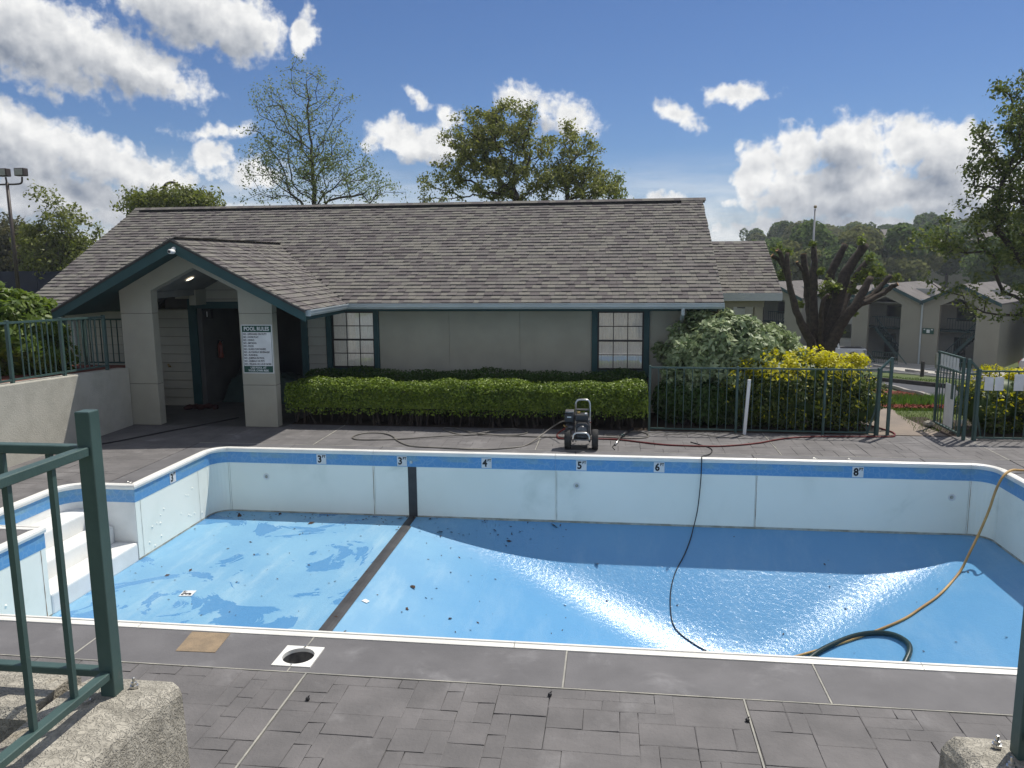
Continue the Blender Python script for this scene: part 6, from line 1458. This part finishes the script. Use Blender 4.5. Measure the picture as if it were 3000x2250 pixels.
def suv(label, loc, rz):
    t = thing('parked_car', label, 'car', (0,0,0))
    b = MB(); b.prism([(-2.3,.42),(-2.35,.85),(-2.2,1.02),(-1.2,1.06),(1.1,1.08),(2.15,1.0),(2.35,.75),(2.3,.42)], 'y', -.92, .92); b.build('body', 'pole_grey', t, bevel=.07, seg=3)
    b = MB(); b.prism([(-1.75,1.04),(-1.2,1.62),(.5,1.66),(1.25,1.06)], 'y', -.80, .80); b.build('cabin', 'pole_grey', t, bevel=.08, seg=3)
    for s in (-1,1):
        for pts in ([(-1.45,1.10),(-1.1,1.54),(-.35,1.57),(-.35,1.10)],[(-.27,1.10),(-.27,1.57),(.42,1.57),(.98,1.10)]):
            b = MB(); b.prism(pts, 'y', s*.802, s*.815); b.build('side_window', 'car_glass', t)
        for x in (-1.4,1.4): wheel(t, x, s*.82, .34, .22)
        b = MB(); b.box(-2.37,-2.30,s*.72-.1,s*.72+.1,.72,.92); b.build('tail_light', 'tail_red', t)
        b = MB(); b.box(2.26,2.36,s*.66-.16,s*.66+.16,.70,.86); b.build('headlight', 'lens', t)
    b = MB(); b.prism([(.52,1.60),(1.16,1.10),(1.22,1.12),(.58,1.63)], 'y', -.70, .70); b.build('windscreen', 'car_glass', t)
    t.location = loc; t.rotation_euler = (0,0,rz); return t
suv('grey car parked at the right edge below the siding wing', (30.3,57.3,tz(30.3,57.3)+.02), R(-30))

# ------------------------------------------------------------------ poles, court screen, bollard, stops
fp = (10.4,43.6,tz(10.4,43.6)); t = thing('flagpole', 'tall bare grey flagpole behind the pollarded tree', 'flagpole', fp)
b = MB(); b.tube([(10.42,43.6,fp[2]),(10.42,43.6,2),(10.44,43.6,5.55)], [.075,.062,.045], 10); b.build('pole', 'pole_grey', t, smooth=True)
b = MB(); b.lathe([(0,-.09),(.06,-.07),(.09,0),(.06,.07),(0,.09)], (10.44,43.6,5.66), 'z', 12); b.build('finial', 'gold', t, smooth=True)
b = MB(); b.lathe([(.14,0),(.14,.08),(.08,.12)], (10.42,43.6,fp[2]), 'z', 12); b.build('base_collar', 'pole_grey', t)
b = MB(); b.tube([(10.42,43.52,fp[2]+1.2),(10.44,43.55,5.4)], .006, 4); b.build('halyard', 'white', t)
fl = thing('floodlight_pole', 'dark pole with two floodlight heads at the left edge', 'floodlight', (-34.0,41.6,.9))
b = MB(); b.tube([(-34.0,41.6,.9),(-34.25,41.9,7.65)], [.12,.09], 10); b.build('pole', 'pole_brown', fl, smooth=True)
b = MB(); b.tube(smooth_path([(-35.4,41.9,7.85),(-35.3,41.9,7.6),(-34.9,41.9,7.55),(-34.25,41.9,7.55),(-33.7,41.9,7.55),(-33.35,41.9,7.62),(-33.28,41.9,7.95)],4), .05, 8); b.tube([(-34.25,41.9,7.5),(-34.3,41.9,7.95)], .05, 8); b.build('crossarm', 'pole_brown', fl, smooth=True)
for x in (-35.4,-34.35,-33.28):
    b = MB(); b.prism([(x-.30,7.98),(x+.30,7.98),(x+.30,8.42),(x-.30,8.42)], 'y', 41.66, 42.05); h = part_of(b.build('lamp_head', 'pole_brown', fl, bevel=.04), fl); b = MB(); b.box(x-.24,x+.24,41.63,41.658,8.03,8.37); b.build('lens', 'lens', h)
cs = thing('court_windscreen', 'dark navy windscreen fence at the far left behind the roof', 'fence', (-36,40,.9))
for k in range(7):
    x = -46+k*3; b = MB(); b.box(x,x+2.96,43.2,43.24,.9,2.62+.03*(k%2)); b.build('screen_panel', 'navy', cs)
    b = MB(); b.tube([(x-.02,43.27,.9),(x-.02,43.27,2.72)], .035, 6); b.build('post', 'pole_brown', cs)
b = MB(); b.tube([(19.6,52.4,tz(19.6,52.4)),(19.6,52.4,tz(19.6,52.4)+1.05)], .11, 10); own(b, 'bollard', 'kerb_dark', 'short dark bollard post on the grass island', 'bollard')
for k, (x, y) in enumerate(((23.6,58.6),(24.6,56.8),(22.7,61.8),(21.2,64.5))):
    b = MB(); z = tz(x,y)+.02; d = Vector((.55,-.83,0)); p = Vector((x,y,z+.075)); b.bar(p-d*.9, p+d*.9, .18, .14)
    own(b, 'wheel_stop', 'kerb', ['concrete wheel stop nearest the bollard','second concrete wheel stop along the lot edge','third wheel stop in front of the stair bay','last wheel stop in front of the left stair bay'][k], 'wheel stop', group='wheel stops on the lot')

# ------------------------------------------------------------------ hillside wood and houses
g = np.random.default_rng(99)
def far_crown(seed, m, rx, rz, n=2600, size=.55):
    q = np.random.default_rng(seed); E = [(0,0,rz*1.05,rx,rz)]+[(q.normal()*rx*.5,q.normal()*rx*.4,rz*(.7+q.random()*.9),rx*(.45+.25*q.random()),rz*(.4+.25*q.random())) for _ in range(7)]
    p = in_ells(E, n, q, None, .5); p = p[p[:,2] > .1]; c = np.array([0,0,rz]); nr = (p-c)/np.linalg.norm(p-c,axis=1,keepdims=True)+q.normal(size=p.shape)*.6
    v = cards(p, nr, np.full(len(p),size), 1.3, seed+5); me = card_mesh('crown', v, m)
    b = MB(); b.tube([(0,0,-3.5),(0,0,rz*.4),(0.1,0,rz*1.2)], [.28,.2,.08], 6)
    for k in range(5): a = q.random()*6.28; b.tube([(0,0,rz*(.2+.1*k)),(rx*.5*math.cos(a),rx*.5*math.sin(a),rz*(.7+.15*k))], [.1,.03], 4)
    tr = b.mesh('trunk', 'bark_dark'); return me, tr
KIND = [far_crown(1,'lf_far1',3.6,3.4), far_crown(2,'lf_far2',3.2,3.9), far_crown(3,'lf_far3',3.4,3.0), far_crown(4,'lf_far1',2.6,4.2), far_crown(5,'lf_far2',4.0,3.0)]
NM = ['rounded mid-green tree in the wood on the far hillside','taller olive tree in the wood on the far hillside','dark green tree in the wood on the far hillside','slim upright green tree in the wood on the far hillside','broad olive tree in the wood on the far hillside']
def far_tree(k, x, y, s, z=None, lab=None):
    t = thing('hillside_tree', lab or NM[k], 'tree', (x,y,(tz(x,y) if z is None else z)+3.0*s-.3), 'trees on the far hillside'); t.scale = (s,s,s*(.75+.2*g.random())); t.rotation_euler = (0,0,g.random()*6.28)
    c = link('crown', KIND[k][0], t); c = link('trunk', KIND[k][1], t)
for i in range(150):
    r = g.random(); y = 100+150*r**.8; azd = g.uniform(9.5,30.0); x = y*math.tan(R(azd)); far_tree(int(g.integers(5)), x, y, g.uniform(.8,1.25))
for i in range(34):                              # skyline trees
    y = 250+g.random()*25; azd = 8.5+i*.62+g.normal()*.12; x = y*math.tan(R(azd)); far_tree(int(g.integers(5)), x, y, g.uniform(.9,1.4)*(.45 if azd < 11.5 else 1.0))
for i in range(10):
    y = 250; azd = -2+i*1.1; x = y*math.tan(R(azd)); far_tree(int(g.integers(5)), x, y, .45)
# grey roofed houses among the trees
for k, (x, y, w, lab) in enumerate(((58,150,20,'low grey roofed house among the trees behind the pollarded limbs'),(88,180,16,'grey roofed house half hidden by trees further right on the hillside'),(72,200,14,'distant pale house higher up the wooded hillside'))):
    z = tz(x,y)+5.6; t = thing('hillside_house', lab, 'house', (x,y,z))
    b = MB(); b.box(x-w/2,x+w/2,y,y+9,z-6,z+2.6); b.build('wall', 'wall_far', t)
    b = MB(); b.add([(x-w/2-.5,y-.6,z+2.4),(x+w/2+.5,y-.6,z+2.4),(x+w/2+.5,y+4.5,z+4.6),(x-w/2-.5,y+4.5,z+4.6),(x+w/2+.5,y+9.6,z+2.4),(x-w/2-.5,y+9.6,z+2.4)], [(0,1,2,3),(3,2,4,5)]); b.build('roof', 'roof_far', t, fix=False)
    for q in range(4):
        xx = x-w/2+1.5+q*(w-3)/4; b = MB(); b.box(xx,xx+1.4,y-.05,y,z+.6,z+1.9); b.build('window', 'darkglass', t)

# ------------------------------------------------------------------ thin summer haze over the whole valley
hz = MB(); hz.box(-420,520,-70,720,-8.6,24)
hm = bpy.data.materials.new('haze_air'); hm.use_nodes = True; t = NT(hm.node_tree); t.n.clear()
pv = t.node('ShaderNodeVolumePrincipled'); pv.inputs['Color'].default_value = (.86,.92,1.0,1); pv.inputs['Density'].default_value = .0005; pv.inputs['Anisotropy'].default_value = .25
ho = t.node('ShaderNodeOutputMaterial'); t.l.new(pv.outputs[0], ho.inputs['Volume'])
hz = hz.build('haze', hm); hz['kind'] = 'stuff'; hz['label'] = 'thin pale haze filling the air over the valley'
SC.cycles.volume_bounces = 0
